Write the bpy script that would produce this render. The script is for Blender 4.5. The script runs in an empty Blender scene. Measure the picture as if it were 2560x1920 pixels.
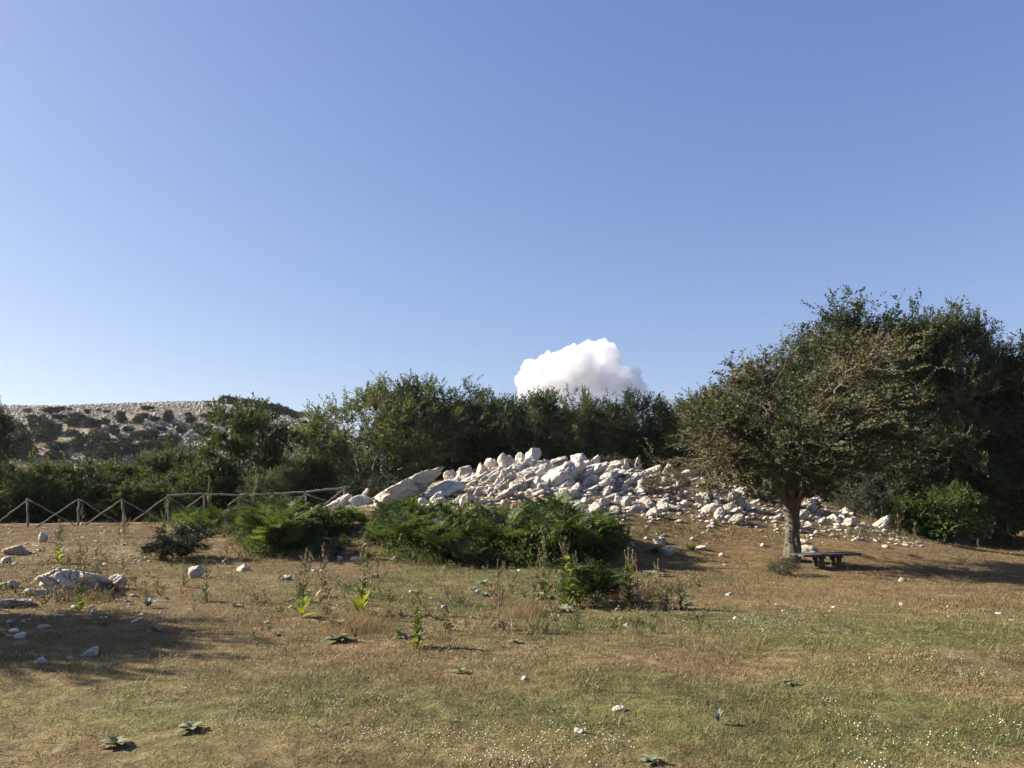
import bpy, bmesh, math, random
import numpy as np
from mathutils import Vector, Matrix, Euler

# ------------------------------------------------------------------ camera, sky, sun, exposure
scene = bpy.context.scene
COL = scene.collection
R = math.radians
FPX = 1991.0                      # focal length in photograph pixels (2560 wide)
PITCH = math.atan((1230 - 960) / FPX)
CAM = np.array([0.0, 0.0, 1.62])
SKY_RESPONSE = ((0.486, 0.797), (0.484, 0.770), (0.835, 0.520))
SUN_EL, SUN_AZ = R(27.5), R(-75)    # azimuth clockwise from +Y: sun stands left of the view

cd = bpy.data.cameras.new('camera')
cd.sensor_width = 36; cd.lens = 28; cd.clip_start = 0.05; cd.clip_end = 20000
cam = bpy.data.objects.new('camera', cd); COL.objects.link(cam)
cam.location = CAM; cam.rotation_euler = (R(90) + PITCH, 0, 0)
scene.camera = cam

world = bpy.data.worlds.new('World'); scene.world = world; world.use_nodes = True
wn = world.node_tree; wn.nodes.clear()
sky = wn.nodes.new('ShaderNodeTexSky'); sky.sky_type = 'NISHITA'; sky.sun_disc = False
sky.sun_elevation = SUN_EL; sky.sun_rotation = SUN_AZ
sky.altitude = 900; sky.air_density = 1.0; sky.dust_density = 1.3; sky.ozone_density = 2.5
bg = wn.nodes.new('ShaderNodeBackground'); bg.inputs[1].default_value = 0.138
wo = wn.nodes.new('ShaderNodeOutputWorld')
# the camera's own colour response to the blue of the sky: a soft power curve per channel
sep = wn.nodes.new('ShaderNodeSeparateColor'); com = wn.nodes.new('ShaderNodeCombineColor')
wn.links.new(sky.outputs[0], sep.inputs[0])
for i, (k_, p_) in enumerate(SKY_RESPONSE):
    pw = wn.nodes.new('ShaderNodeMath'); pw.operation = 'POWER'; pw.inputs[1].default_value = p_
    mu = wn.nodes.new('ShaderNodeMath'); mu.operation = 'MULTIPLY'; mu.inputs[1].default_value = k_
    wn.links.new(sep.outputs[i], pw.inputs[0]); wn.links.new(pw.outputs[0], mu.inputs[0]); wn.links.new(mu.outputs[0], com.inputs[i])
wn.links.new(com.outputs[0], bg.inputs[0]); wn.links.new(bg.outputs[0], wo.inputs[0])

sd = bpy.data.lights.new('sun', 'SUN'); sd.energy = 4.75; sd.angle = R(0.53); sd.color = (1.0, 0.905, 0.765)
sun = bpy.data.objects.new('sun', sd); COL.objects.link(sun)
sdir = Vector((math.sin(SUN_AZ) * math.cos(SUN_EL), math.cos(SUN_AZ) * math.cos(SUN_EL), math.sin(SUN_EL)))
sun.rotation_euler = sdir.to_track_quat('Z', 'Y').to_euler()

scene.view_settings.view_transform = 'Standard'; scene.view_settings.look = 'None'
scene.view_settings.exposure = 1.6; scene.view_settings.gamma = 1.0; scene.view_settings.use_curve_mapping = False
scene.cycles.volume_bounces = 24; scene.cycles.max_bounces = 24; scene.cycles.diffuse_bounces = 4; scene.cycles.transmission_bounces = 4; scene.cycles.glossy_bounces = 2; scene.cycles.transparent_max_bounces = 8
scene.cycles.use_denoising = True; scene.cycles.denoiser = 'OPENIMAGEDENOISE'; scene.cycles.denoising_input_passes = 'RGB_ALBEDO_NORMAL'; scene.cycles.denoising_prefilter = 'ACCURATE'

# ------------------------------------------------------------------ helpers
def tag(o, label=None, cat=None, group=None, kind=None):
    if label: o['label'] = label
    if cat: o['category'] = cat
    if group: o['group'] = group
    if kind: o['kind'] = kind
    return o

def mesh(name, V, F, mats, smooth=False, mi=None):
    V = np.asarray(V, np.float32); F = np.asarray(F, np.int32)
    me = bpy.data.meshes.new(name); n, k = F.shape
    me.vertices.add(len(V)); me.vertices.foreach_set('co', V.ravel())
    me.loops.add(n * k); me.loops.foreach_set('vertex_index', F.ravel())
    me.polygons.add(n)
    me.polygons.foreach_set('loop_start', np.arange(0, n * k, k, dtype=np.int32))
    me.polygons.foreach_set('loop_total', np.full(n, k, np.int32))
    if smooth: me.polygons.foreach_set('use_smooth', np.ones(n, bool))
    for m in (mats if isinstance(mats, (list, tuple)) else [mats]): me.materials.append(m)
    if mi is not None: me.polygons.foreach_set('material_index', np.asarray(mi, np.int32))
    me.update(calc_edges=True)
    return me

def link(name, me, parent=None, loc=None, rot=None, scale=None):
    o = bpy.data.objects.new(name, me); COL.objects.link(o)
    if parent is not None: o.parent = parent
    if loc is not None: o.location = [float(v) for v in loc]
    if rot is not None: o.rotation_euler = rot
    if scale is not None: o.scale = scale if hasattr(scale, '__len__') else (scale,) * 3
    return o

def join(parts):
    V, F, off = [], [], 0
    for v, f in parts:
        if len(v) == 0: continue
        V.append(v); F.append(np.asarray(f) + off); off += len(v)
    return np.concatenate(V), np.concatenate(F)

def S(t):
    t = np.clip(t, 0, 1); return t * t * (3 - 2 * t)

def _hash(i, j, k, seed):
    h = (i * 374761393 + j * 668265263 + k * 2147483647 + seed * 974634777) & 0xFFFFFFFF
    h = ((h ^ (h >> 13)) * 1274126177) & 0xFFFFFFFF
    return ((h ^ (h >> 16)) & 0xFFFF) / 32767.5 - 1.0

def noise3(p, seed=0):
    p = np.asarray(p, float); i = np.floor(p).astype(np.int64); f = p - i; u = f * f * (3 - 2 * f)
    r = 0
    for a in (0, 1):
        wx = u[..., 0] if a else 1 - u[..., 0]
        for b in (0, 1):
            wy = u[..., 1] if b else 1 - u[..., 1]
            for c in (0, 1):
                wz = u[..., 2] if c else 1 - u[..., 2]
                r = r + wx * wy * wz * _hash(i[..., 0] + a, i[..., 1] + b, i[..., 2] + c, seed)
    return r

def fbm(p, octs=3, seed=0):
    p = np.asarray(p, float); r = 0; a = 1.0; s = 0
    for o in range(octs):
        r = r + a * noise3(p * 2 ** o + 17.3 * o, seed + o); s += a; a *= 0.5
    return r / s

def n2(x, y, sc, seed=0, octs=2):
    return fbm(np.stack([x * sc, y * sc, np.zeros_like(x) + 0.37], -1), octs, seed)

# ------------------------------------------------------------------ terrain
RX = [-60, -30, -18, -11, -8, -6.3, -3.5, -0.5, .8, 2.5, 5.3, 8.6, 11.9, 14.4, 16.9, 20, 60]
RZ = [.2, .35, .38, .45, .75, 1.15, 1.9, 2.65, 2.9, 2.8, 2.5, 2.0, 1.3, .15, -.42, -.75, -.8]
HX = [-400, -161, -120, -93, -79, -65, -54, -40, -15, 30, 400]
HZ = [24, 27, 27.5, 28, 26.5, 22.5, 17, 8, 0, -2, -2]

def height(x, y):
    x = np.asarray(x, float); y = np.asarray(y, float)
    hx = .35 + (-.75 - .35) * S((x + 12) / 27)
    base = hx * S((y - 8) / 22)
    ridge = np.interp(x, RX, RZ)
    z = base + (ridge - base) * S((y - 17) / 16)
    # behind the ridge
    back = np.interp(x, [-12, -4, 12, 18], [-3.5, -1.0, -.9, -.8])
    t = np.where(x < -6, S((y - 32) / 18), S((y - 34) / 13))
    z = z + (back - z) * t
    z = z + (-6 - z) * S((y - 52) / 40) * S((10 - x) / 30)
    hill = np.interp(x + 5 * n2(x, y, .02, 5), HX, HZ)
    z = np.where(y > 60, z + (hill - z) * S((y - 105) / 140) ** 1.0, z)
    z = z - 34 * S((y - 262) / 400)
    z = z + 1.2 * n2(x, y, .035, 8) * S((y - 100) / 60)
    near = S((60 - np.abs(y)) / 20)
    z = z + near * (.07 * n2(x, y, .35, 2, 3) + .022 * n2(x, y, 1.7, 3, 2)) * S(np.hypot(x, y) / 3)
    return z

def ray(px, py):
    cx = (px - 1280) / FPX; cz = (960 - py) / FPX
    d = np.array([cx, math.cos(PITCH) - math.sin(PITCH) * cz, math.sin(PITCH) + math.cos(PITCH) * cz])
    return d / d[1]

_T = np.concatenate([np.arange(2, 60, .04), np.arange(60, 420, .5)])
def ground_at(px, py, miss=33.0):
    d = ray(px, py); P = CAM + _T[:, None] * d
    hit = np.nonzero(P[:, 2] < height(P[:, 0], P[:, 1]))[0]
    t = _T[hit[0]] if len(hit) else miss
    if not len(hit) or (t > 60 and miss < 60): t = miss
    p = CAM + t * d
    p[2] = float(height(p[0], p[1]))
    return p

def top_z(px, py, dist): return float((CAM + dist * ray(px, py))[2])
def at_dist(px, dist):
    x = (px - 1280) / FPX * dist * 1.0
    # the view is pitched: depth along the optical axis is a little more than the ground distance near the horizon
    x = float(ray(px, 1230)[0] * dist)
    return np.array([x, dist, float(height(x, dist))])

def greenness(x, y):
    g = .36 + .5 * n2(x, y, .22, 21, 3)
    for cx, cy, rx, ry, a in ((5.2, 9.8, 4.6, 2.3, .6), (-.2, 6.2, 4, 1.1, .3), (3.2, 5.6, 2.4, .9, .3), (-3, 6.2, 1.4, .9, .25),
                              (-1.5, 17, 3.5, 3, .35), (-3, 9.3, 3.6, 1.4, -.3), (1.5, 8.1, 3.2, .7, -.22), (-7, 13, 3.5, 3, -.28), (8, 14, 5, 2, -.25), (.5, 15.0, 4, 1.0, .1)):
        g = g + a * np.exp(-((x - cx) / rx) ** 2 - ((y - cy) / ry) ** 2)
    g = g - .55 * S((y - 19) / 5) * S((x + 4) / 4) - .3 * S((y - 15) / 8)
    return np.clip(g, 0, 1)

# ------------------------------------------------------------------ materials
def new_mat(name):
    m = bpy.data.materials.new(name); m.use_nodes = True; nt = m.node_tree; nt.nodes.clear()
    out = nt.nodes.new('ShaderNodeOutputMaterial')
    return m, nt, out

def N(nt, t, **kw):
    n = nt.nodes.new(t)
    for k, v in kw.items(): setattr(n, k, v)
    return n

def noise_node(nt, vec, scale, detail=3, rough=.55):
    n = N(nt, 'ShaderNodeTexNoise'); n.inputs['Scale'].default_value = scale; n.inputs['Detail'].default_value = detail
    n.inputs['Roughness'].default_value = rough
    if vec is not None: nt.links.new(vec, n.inputs['Vector'])
    return n.outputs['Fac']

def ramp(nt, fac, stops):
    r = N(nt, 'ShaderNodeValToRGB'); e = r.color_ramp.elements
    while len(e) < len(stops): e.new(.5)
    for el, (p, c) in zip(e, stops):
        el.position = p; el.color = (*c, 1) if len(c) == 3 else c
    nt.links.new(fac, r.inputs[0]); return r.outputs[0]

def mix(nt, fac, a, b, mode='MIX'):
    m = N(nt, 'ShaderNodeMix', data_type='RGBA', blend_type=mode)
    for s, v in ((m.inputs[0], fac), (m.inputs[6], a), (m.inputs[7], b)):
        if hasattr(v, 'is_output'): nt.links.new(v, s)
        elif isinstance(v, (int, float)): s.default_value = v
        else: s.default_value = (*v, 1)
    return m.outputs[2]

def math_n(nt, op, a, b=None):
    m = N(nt, 'ShaderNodeMath', operation=op)
    for s, v in ((m.inputs[0], a), (m.inputs[1], b)):
        if v is None: continue
        if hasattr(v, 'is_output'): nt.links.new(v, s)
        else: s.default_value = v
    return m.outputs[0]

def bsdf(nt, out, col, rough=.8, spec=.3, bump=None, bump_s=.5, bump_d=.02):
    b = N(nt, 'ShaderNodeBsdfPrincipled'); b.inputs['Roughness'].default_value = rough
    b.inputs['Specular IOR Level'].default_value = spec
    if hasattr(col, 'is_output'): nt.links.new(col, b.inputs['Base Color'])
    else: b.inputs['Base Color'].default_value = (*col, 1)
    if bump is not None:
        bn = N(nt, 'ShaderNodeBump'); bn.inputs['Strength'].default_value = bump_s; bn.inputs['Distance'].default_value = bump_d
        nt.links.new(bump, bn.inputs['Height']); nt.links.new(bn.outputs[0], b.inputs['Normal'])
    nt.links.new(b.outputs[0], out.inputs[0]); return b

def leaf_mat(name, cols, trans=.36, rough=.6, spec=.18, clump=.8, tcol=(1.15, 1.2, .6), indiv=.45):
    """foliage: colour drifts between clumps and from leaf to leaf; some light passes through each leaf"""
    m, nt, out = new_mat(name)
    g = N(nt, 'ShaderNodeNewGeometry')
    oi = N(nt, 'ShaderNodeObjectInfo')
    f = noise_node(nt, g.outputs['Position'], clump, 2)
    f2 = math_n(nt, 'ADD', math_n(nt, 'MULTIPLY', f, .75), math_n(nt, 'MULTIPLY', g.outputs['Random Per Island'], .5))
    f3 = math_n(nt, 'ADD', f2, math_n(nt, 'MULTIPLY', math_n(nt, 'SUBTRACT', oi.outputs['Random'], .5), indiv))
    n = len(cols)
    c = ramp(nt, math_n(nt, 'SUBTRACT', f3, .1), [(.15 + .7 * i / max(1, n - 1), k) for i, k in enumerate(cols)])
    b = N(nt, 'ShaderNodeBsdfPrincipled'); b.inputs['Roughness'].default_value = rough; b.inputs['Specular IOR Level'].default_value = spec
    nt.links.new(c, b.inputs['Base Color'])
    t = N(nt, 'ShaderNodeBsdfTranslucent'); nt.links.new(mix(nt, 1.0, c, tcol, 'MULTIPLY'), t.inputs[0])
    ms = N(nt, 'ShaderNodeMixShader'); ms.inputs[0].default_value = trans
    nt.links.new(b.outputs[0], ms.inputs[1]); nt.links.new(t.outputs[0], ms.inputs[2]); nt.links.new(ms.outputs[0], out.inputs[0])
    return m

def bark_mat(name, a, b, sc=9):
    m, nt, out = new_mat(name)
    tc = N(nt, 'ShaderNodeTexCoord'); mp = N(nt, 'ShaderNodeMapping'); mp.inputs['Scale'].default_value = (1, 1, .18)
    nt.links.new(tc.outputs['Object'], mp.inputs[0])
    f = noise_node(nt, mp.outputs[0], sc, 5, .65)
    bsdf(nt, out, ramp(nt, f, [(.3, a), (.7, b)]), .9, .15, f, .9, .05)
    return m

def ground_material(name):
    m, nt, out = new_mat(name)
    st = N(nt, 'ShaderNodeAttribute'); st.attribute_name = 'stony'
    g = N(nt, 'ShaderNodeNewGeometry'); P = g.outputs['Position']
    at = N(nt, 'ShaderNodeAttribute'); at.attribute_name = 'green'
    fine = noise_node(nt, P, 34, 4, .7); mid = noise_node(nt, P, 5, 4, .65); big = noise_node(nt, P, .8, 3, .6)
    dry = ramp(nt, mid, [(.3, (.098, .067, .036)), (.5, (.174, .125, .066)), (.72, (.268, .207, .110))])
    grn = ramp(nt, mid, [(.3, (.062, .064, .024)), (.5, (.115, .112, .043)), (.75, (.205, .18, .078))])
    k = math_n(nt, 'ADD', at.outputs['Fac'], math_n(nt, 'MULTIPLY', math_n(nt, 'SUBTRACT', big, .5), 1.5))
    fac = ramp(nt, k, [(.3, (0, 0, 0)), (.75, (1, 1, 1))])
    c = mix(nt, fac, dry, grn)
    soil = ramp(nt, noise_node(nt, P, 1.6, 4, .7), [(.5, (0, 0, 0)), (.68, (1, 1, 1))])
    c = mix(nt, math_n(nt, 'MULTIPLY', soil, .72), c, (.118, .070, .045))
    c = mix(nt, .7, c, ramp(nt, noise_node(nt, P, .45, 4, .6), [(.32, (.68, .66, .64)), (.68, (1.28, 1.27, 1.22))]), 'MULTIPLY')
    c = mix(nt, .45, c, ramp(nt, fine, [(.25, (.35, .33, .3)), (.75, (1.6, 1.55, 1.45))]), 'MULTIPLY')
    gritf = ramp(nt, math_n(nt, 'ADD', noise_node(nt, P, 9, 4, .75), math_n(nt, 'MULTIPLY', math_n(nt, 'SUBTRACT', st.outputs['Fac'], .6), .45)), [(.46, (0, 0, 0)), (.56, (1, 1, 1))])
    grit = ramp(nt, noise_node(nt, P, 21, 3, .7), [(.3, (.26, .215, .16)), (.7, (.52, .47, .40))])
    c = mix(nt, math_n(nt, 'MULTIPLY', gritf, math_n(nt, 'MULTIPLY', st.outputs['Fac'], .85)), c, grit)
    bh = math_n(nt, 'ADD', fine, math_n(nt, 'MULTIPLY', mid, 2.0))
    bsdf(nt, out, c, .95, .1, bh, .8, .03)
    return m

def hill_material():
    m, nt, out = new_mat('hillside_soil')
    g = N(nt, 'ShaderNodeNewGeometry'); P = g.outputs['Position']
    a = noise_node(nt, P, .06, 4, .6); b = noise_node(nt, P, .6, 4, .7)
    c = ramp(nt, b, [(.3, (.10, .075, .045)), (.5, (.19, .15, .09)), (.62, (.30, .27, .22)), (.75, (.42, .40, .36))])
    c = mix(nt, ramp(nt, a, [(.45, (0, 0, 0)), (.68, (1, 1, 1))]), c, (.19, .17, .115))
    bsdf(nt, out, c, .95, .1, b, 1.0, .5)
    return m

def rock_material(name, pale, grey, dark, amt=.5):
    m, nt, out = new_mat(name)
    tc = N(nt, 'ShaderNodeTexCoord'); g = N(nt, 'ShaderNodeNewGeometry'); P = g.outputs['Position']
    oi = N(nt, 'ShaderNodeObjectInfo')
    a = noise_node(nt, P, 2.2, 5, .65); b = noise_node(nt, P, 11, 4, .7); s = noise_node(nt, P, 38, 3, .7)
    c = ramp(nt, a, [(.36, grey), (.56, pale)])
    veins = ramp(nt, math_n(nt, 'ABSOLUTE', math_n(nt, 'SUBTRACT', noise_node(nt, P, 3.3, 5, .6), .5)), [(.0, (.45, .43, .40)), (.035, (1, 1, 1))])
    c = mix(nt, .45, c, veins, 'MULTIPLY')
    spots = ramp(nt, b, [(.56, (0, 0, 0)), (.70, (1, 1, 1))])
    c = mix(nt, math_n(nt, 'MULTIPLY', spots, amt), c, dark)
    c = mix(nt, .35, c, ramp(nt, s, [(.3, (.55, .55, .55)), (.7, (1.3, 1.3, 1.3))]), 'MULTIPLY')
    var = ramp(nt, oi.outputs['Random'], [(0, (.82, .80, .78)), (1, (1.05, 1.03, 1.0))])
    c = mix(nt, 1.0, c, var, 'MULTIPLY')
    bh = math_n(nt, 'ADD', math_n(nt, 'MULTIPLY', a, 3), math_n(nt, 'ADD', b, math_n(nt, 'MULTIPLY', s, .4)))
    bsdf(nt, out, c, .92, .2, bh, .9, .10)
    return m

M_ground = ground_material('meadow_soil')
M_hill = hill_material()
M_rock = rock_material('white_limestone', (.70, .655, .585), (.55, .515, .46), (.26, .24, .205), .4)
M_lichen = rock_material('lichened_limestone', (.60, .55, .47), (.34, .315, .28), (.12, .11, .10), .7)
M_hrock = rock_material('far_limestone', (.58, .545, .49), (.42, .395, .355), (.25, .23, .2), .25)
M_beech = leaf_mat('beech_leaves', [(0.030, 0.046, 0.027), (0.059, 0.080, 0.037), (0.097, 0.115, 0.051), (0.152, 0.149, 0.070)])
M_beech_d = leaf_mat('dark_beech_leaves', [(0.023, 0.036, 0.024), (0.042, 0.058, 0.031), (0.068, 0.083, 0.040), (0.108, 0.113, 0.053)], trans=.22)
M_oak = leaf_mat('oak_leaves', [(0.023, 0.036, 0.016), (0.040, 0.059, 0.022), (0.065, 0.086, 0.031), (0.106, 0.116, 0.043)])
M_haz = leaf_mat('hazel_leaves', [(0.025, 0.039, 0.014), (0.045, 0.065, 0.020), (0.072, 0.090, 0.027), (0.108, 0.116, 0.036)])
M_haw = leaf_mat('hawthorn_leaves', [(0.039, 0.036, 0.017), (0.060, 0.059, 0.024), (0.088, 0.082, 0.034), (0.132, 0.105, 0.048)], trans=.25)
M_evg = leaf_mat('evergreen_leaves', [(.018, .026, .016), (.03, .042, .024), (.048, .06, .032), (.07, .08, .04)], trans=.1, clump=.3)
M_bush = leaf_mat('bright_bush_leaves', [(0.025, 0.043, 0.013), (0.051, 0.078, 0.020), (0.085, 0.117, 0.030), (0.128, 0.156, 0.043)])
M_scrub = leaf_mat('scrub_leaves', [(.035, .038, .016), (.06, .06, .026), (.09, .085, .038), (.14, .12, .06)], trans=.2)
M_fern = leaf_mat('fern_leaves', [(0.030, 0.050, 0.020), (0.054, 0.083, 0.029), (0.084, 0.121, 0.038), (0.134, 0.167, 0.055)], trans=.36, clump=1.6, indiv=.8)
M_fernd = leaf_mat('withered_fern', [(.14, .07, .022), (.2, .105, .03), (.26, .14, .045)], trans=.3)
M_mul = leaf_mat('mullein_leaves', [(.06, .085, .03), (.10, .125, .045), (.15, .165, .07)], trans=.25, clump=3)
M_muly = leaf_mat('yellowing_leaves', [(.12, .15, .025), (.22, .25, .03), (.32, .33, .05)], trans=.35, clump=4)
M_ros = leaf_mat('woolly_leaves', [(0.130, 0.150, 0.079), (0.184, 0.204, 0.114), (0.259, 0.272, 0.167)], trans=.15, rough=.8, clump=4)
M_stalk = leaf_mat('weed_stalk', [(0.135, 0.128, 0.060), (0.210, 0.188, 0.090), (0.285, 0.240, 0.120)], trans=.05, clump=4)
M_dry = leaf_mat('dead_stems', [(0.135, 0.090, 0.053), (0.225, 0.150, 0.090), (0.300, 0.210, 0.128)], trans=.1, clump=4)
M_blue = leaf_mat('thistle_leaves', [(.09, .12, .12), (.14, .18, .18), (.18, .22, .24)], trans=.1, clump=4)
M_bark_b = bark_mat('beech_bark', (.10, .095, .085), (.27, .26, .24))
M_bark_o = bark_mat('oak_bark', (.05, .045, .038), (.15, .135, .115))
M_bark_h = bark_mat('hawthorn_bark', (.03, .026, .021), (.17, .145, .112), 12)
M_twig = bark_mat('grey_twigs', (.09, .083, .072), (.23, .215, .19))
M_wood = bark_mat('weathered_wood', (.11, .102, .087), (.27, .255, .22), 14)
M_wood_d = bark_mat('dark_bench_wood', (.04, .037, .034), (.12, .112, .104), 14)

# ------------------------------------------------------------------ ground sheets
def axis(a, b, step, lo, hi, g=1.09):
    out = list(np.arange(a, b + 1e-6, step)); s = step
    while out[-1] < hi: s *= g; out.append(out[-1] + s)
    s = step; pre = []
    v = a
    while v > lo: s *= g; v -= s; pre.append(v)
    return np.array(pre[::-1] + out)

xs = axis(-22, 24, .22, -620, 620); ys = axis(2, 36, .22, -220, 820, 1.06)
X, Y = np.meshgrid(xs, ys); Z = height(X, Y)
nx, ny = len(xs), len(ys)
ii = (np.arange(ny - 1)[:, None] * nx + np.arange(nx - 1)[None]).ravel()
GF = np.stack([ii, ii + 1, ii + nx + 1, ii + nx], -1)
GV = np.stack([X.ravel(), Y.ravel(), Z.ravel()], -1)
fy = GV[GF[:, 0], 1]
me = mesh('ground', GV, GF, [M_ground, M_hill], True, (fy > 75).astype(int))
ga = me.attributes.new('green', 'FLOAT', 'POINT'); ga.data.foreach_set('value', greenness(GV[:, 0], GV[:, 1]).astype(np.float32))
def stoniness(x, y):
    zr = np.interp(x, [-8, -5, -2, 1, 5, 9, 12, 15], [.5, .9, 1, 1, .9, .6, .45, .2], left=0, right=0)
    return zr * S((y - 23.5) / 6) * S((41 - y) / 4)
ga = me.attributes.new('stony', 'FLOAT', 'POINT'); ga.data.foreach_set('value', stoniness(GV[:, 0], GV[:, 1]).astype(np.float32))
tag(link('ground', me), 'dry meadow of short brown and green grass rising to a stony mound', kind='structure')

# ------------------------------------------------------------------ tubes and trees
def tubes(P, Rr, sides):
    """P (m,n,3) paths, Rr (m,n) radii -> V, F (quads)"""
    P = np.asarray(P, float); Rr = np.asarray(Rr, float); m, n, _ = P.shape
    T = np.gradient(P, axis=1); T /= np.linalg.norm(T, axis=2, keepdims=True) + 1e-9
    ref = np.where(np.abs(T[:, :1, 2:3]) > .8, np.array([1., 0, 0]), np.array([0, 0, 1.])); ref = np.broadcast_to(ref, T.shape)
    A = np.cross(T, ref); A /= np.linalg.norm(A, axis=2, keepdims=True) + 1e-9
    B = np.cross(T, A)
    th = np.arange(sides) / sides * 2 * math.pi
    ring = P[:, :, None] + Rr[:, :, None, None] * (A[:, :, None] * np.cos(th)[None, None, :, None] + B[:, :, None] * np.sin(th)[None, None, :, None])
    V = ring.reshape(-1, 3)
    base = np.arange(m)[:, None, None] * n * sides + np.arange(n - 1)[None, :, None] * sides
    k = np.arange(sides)[None, None]; k2 = (k + 1) % sides
    F = np.stack([base + k, base + k2, base + sides + k2, base + sides + k], -1).reshape(-1, 4)
    return V, F

def bez(a, c, b, n):
    t = np.linspace(0, 1, n)[None, :, None]
    return (1 - t) ** 2 * a[:, None] + 2 * t * (1 - t) * c[:, None] + t * t * b[:, None]

def unit(v): return v / (np.linalg.norm(v, axis=-1, keepdims=True) + 1e-9)

def leaves(base, d, nrm, L, W):
    """diamond leaves: base (n,3), direction d, normal nrm"""
    side = unit(np.cross(d, nrm)) * (W / 2)[:, None]
    mid = base + d * (L * .5)[:, None] - nrm * (L * .06)[:, None]
    V = np.stack([base, mid + side, base + d * L[:, None], mid - side], 1).reshape(-1, 3)
    F = np.arange(len(base) * 4).reshape(-1, 4)
    return V, F

def crown_pts(rng, ell, n, lo, hi):
    vol = np.array([e[1][0] * e[1][1] * e[1][2] for e in ell]); vol = vol / vol.sum()
    k = rng.choice(len(ell), n, p=vol)
    d = unit(rng.normal(size=(n, 3))); r = lo + (hi - lo) * rng.random(n) ** .6
    C = np.array([e[0] for e in ell], float)[k]; A = np.array([e[1] for e in ell], float)[k]
    return C + d * A * r[:, None]

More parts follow.
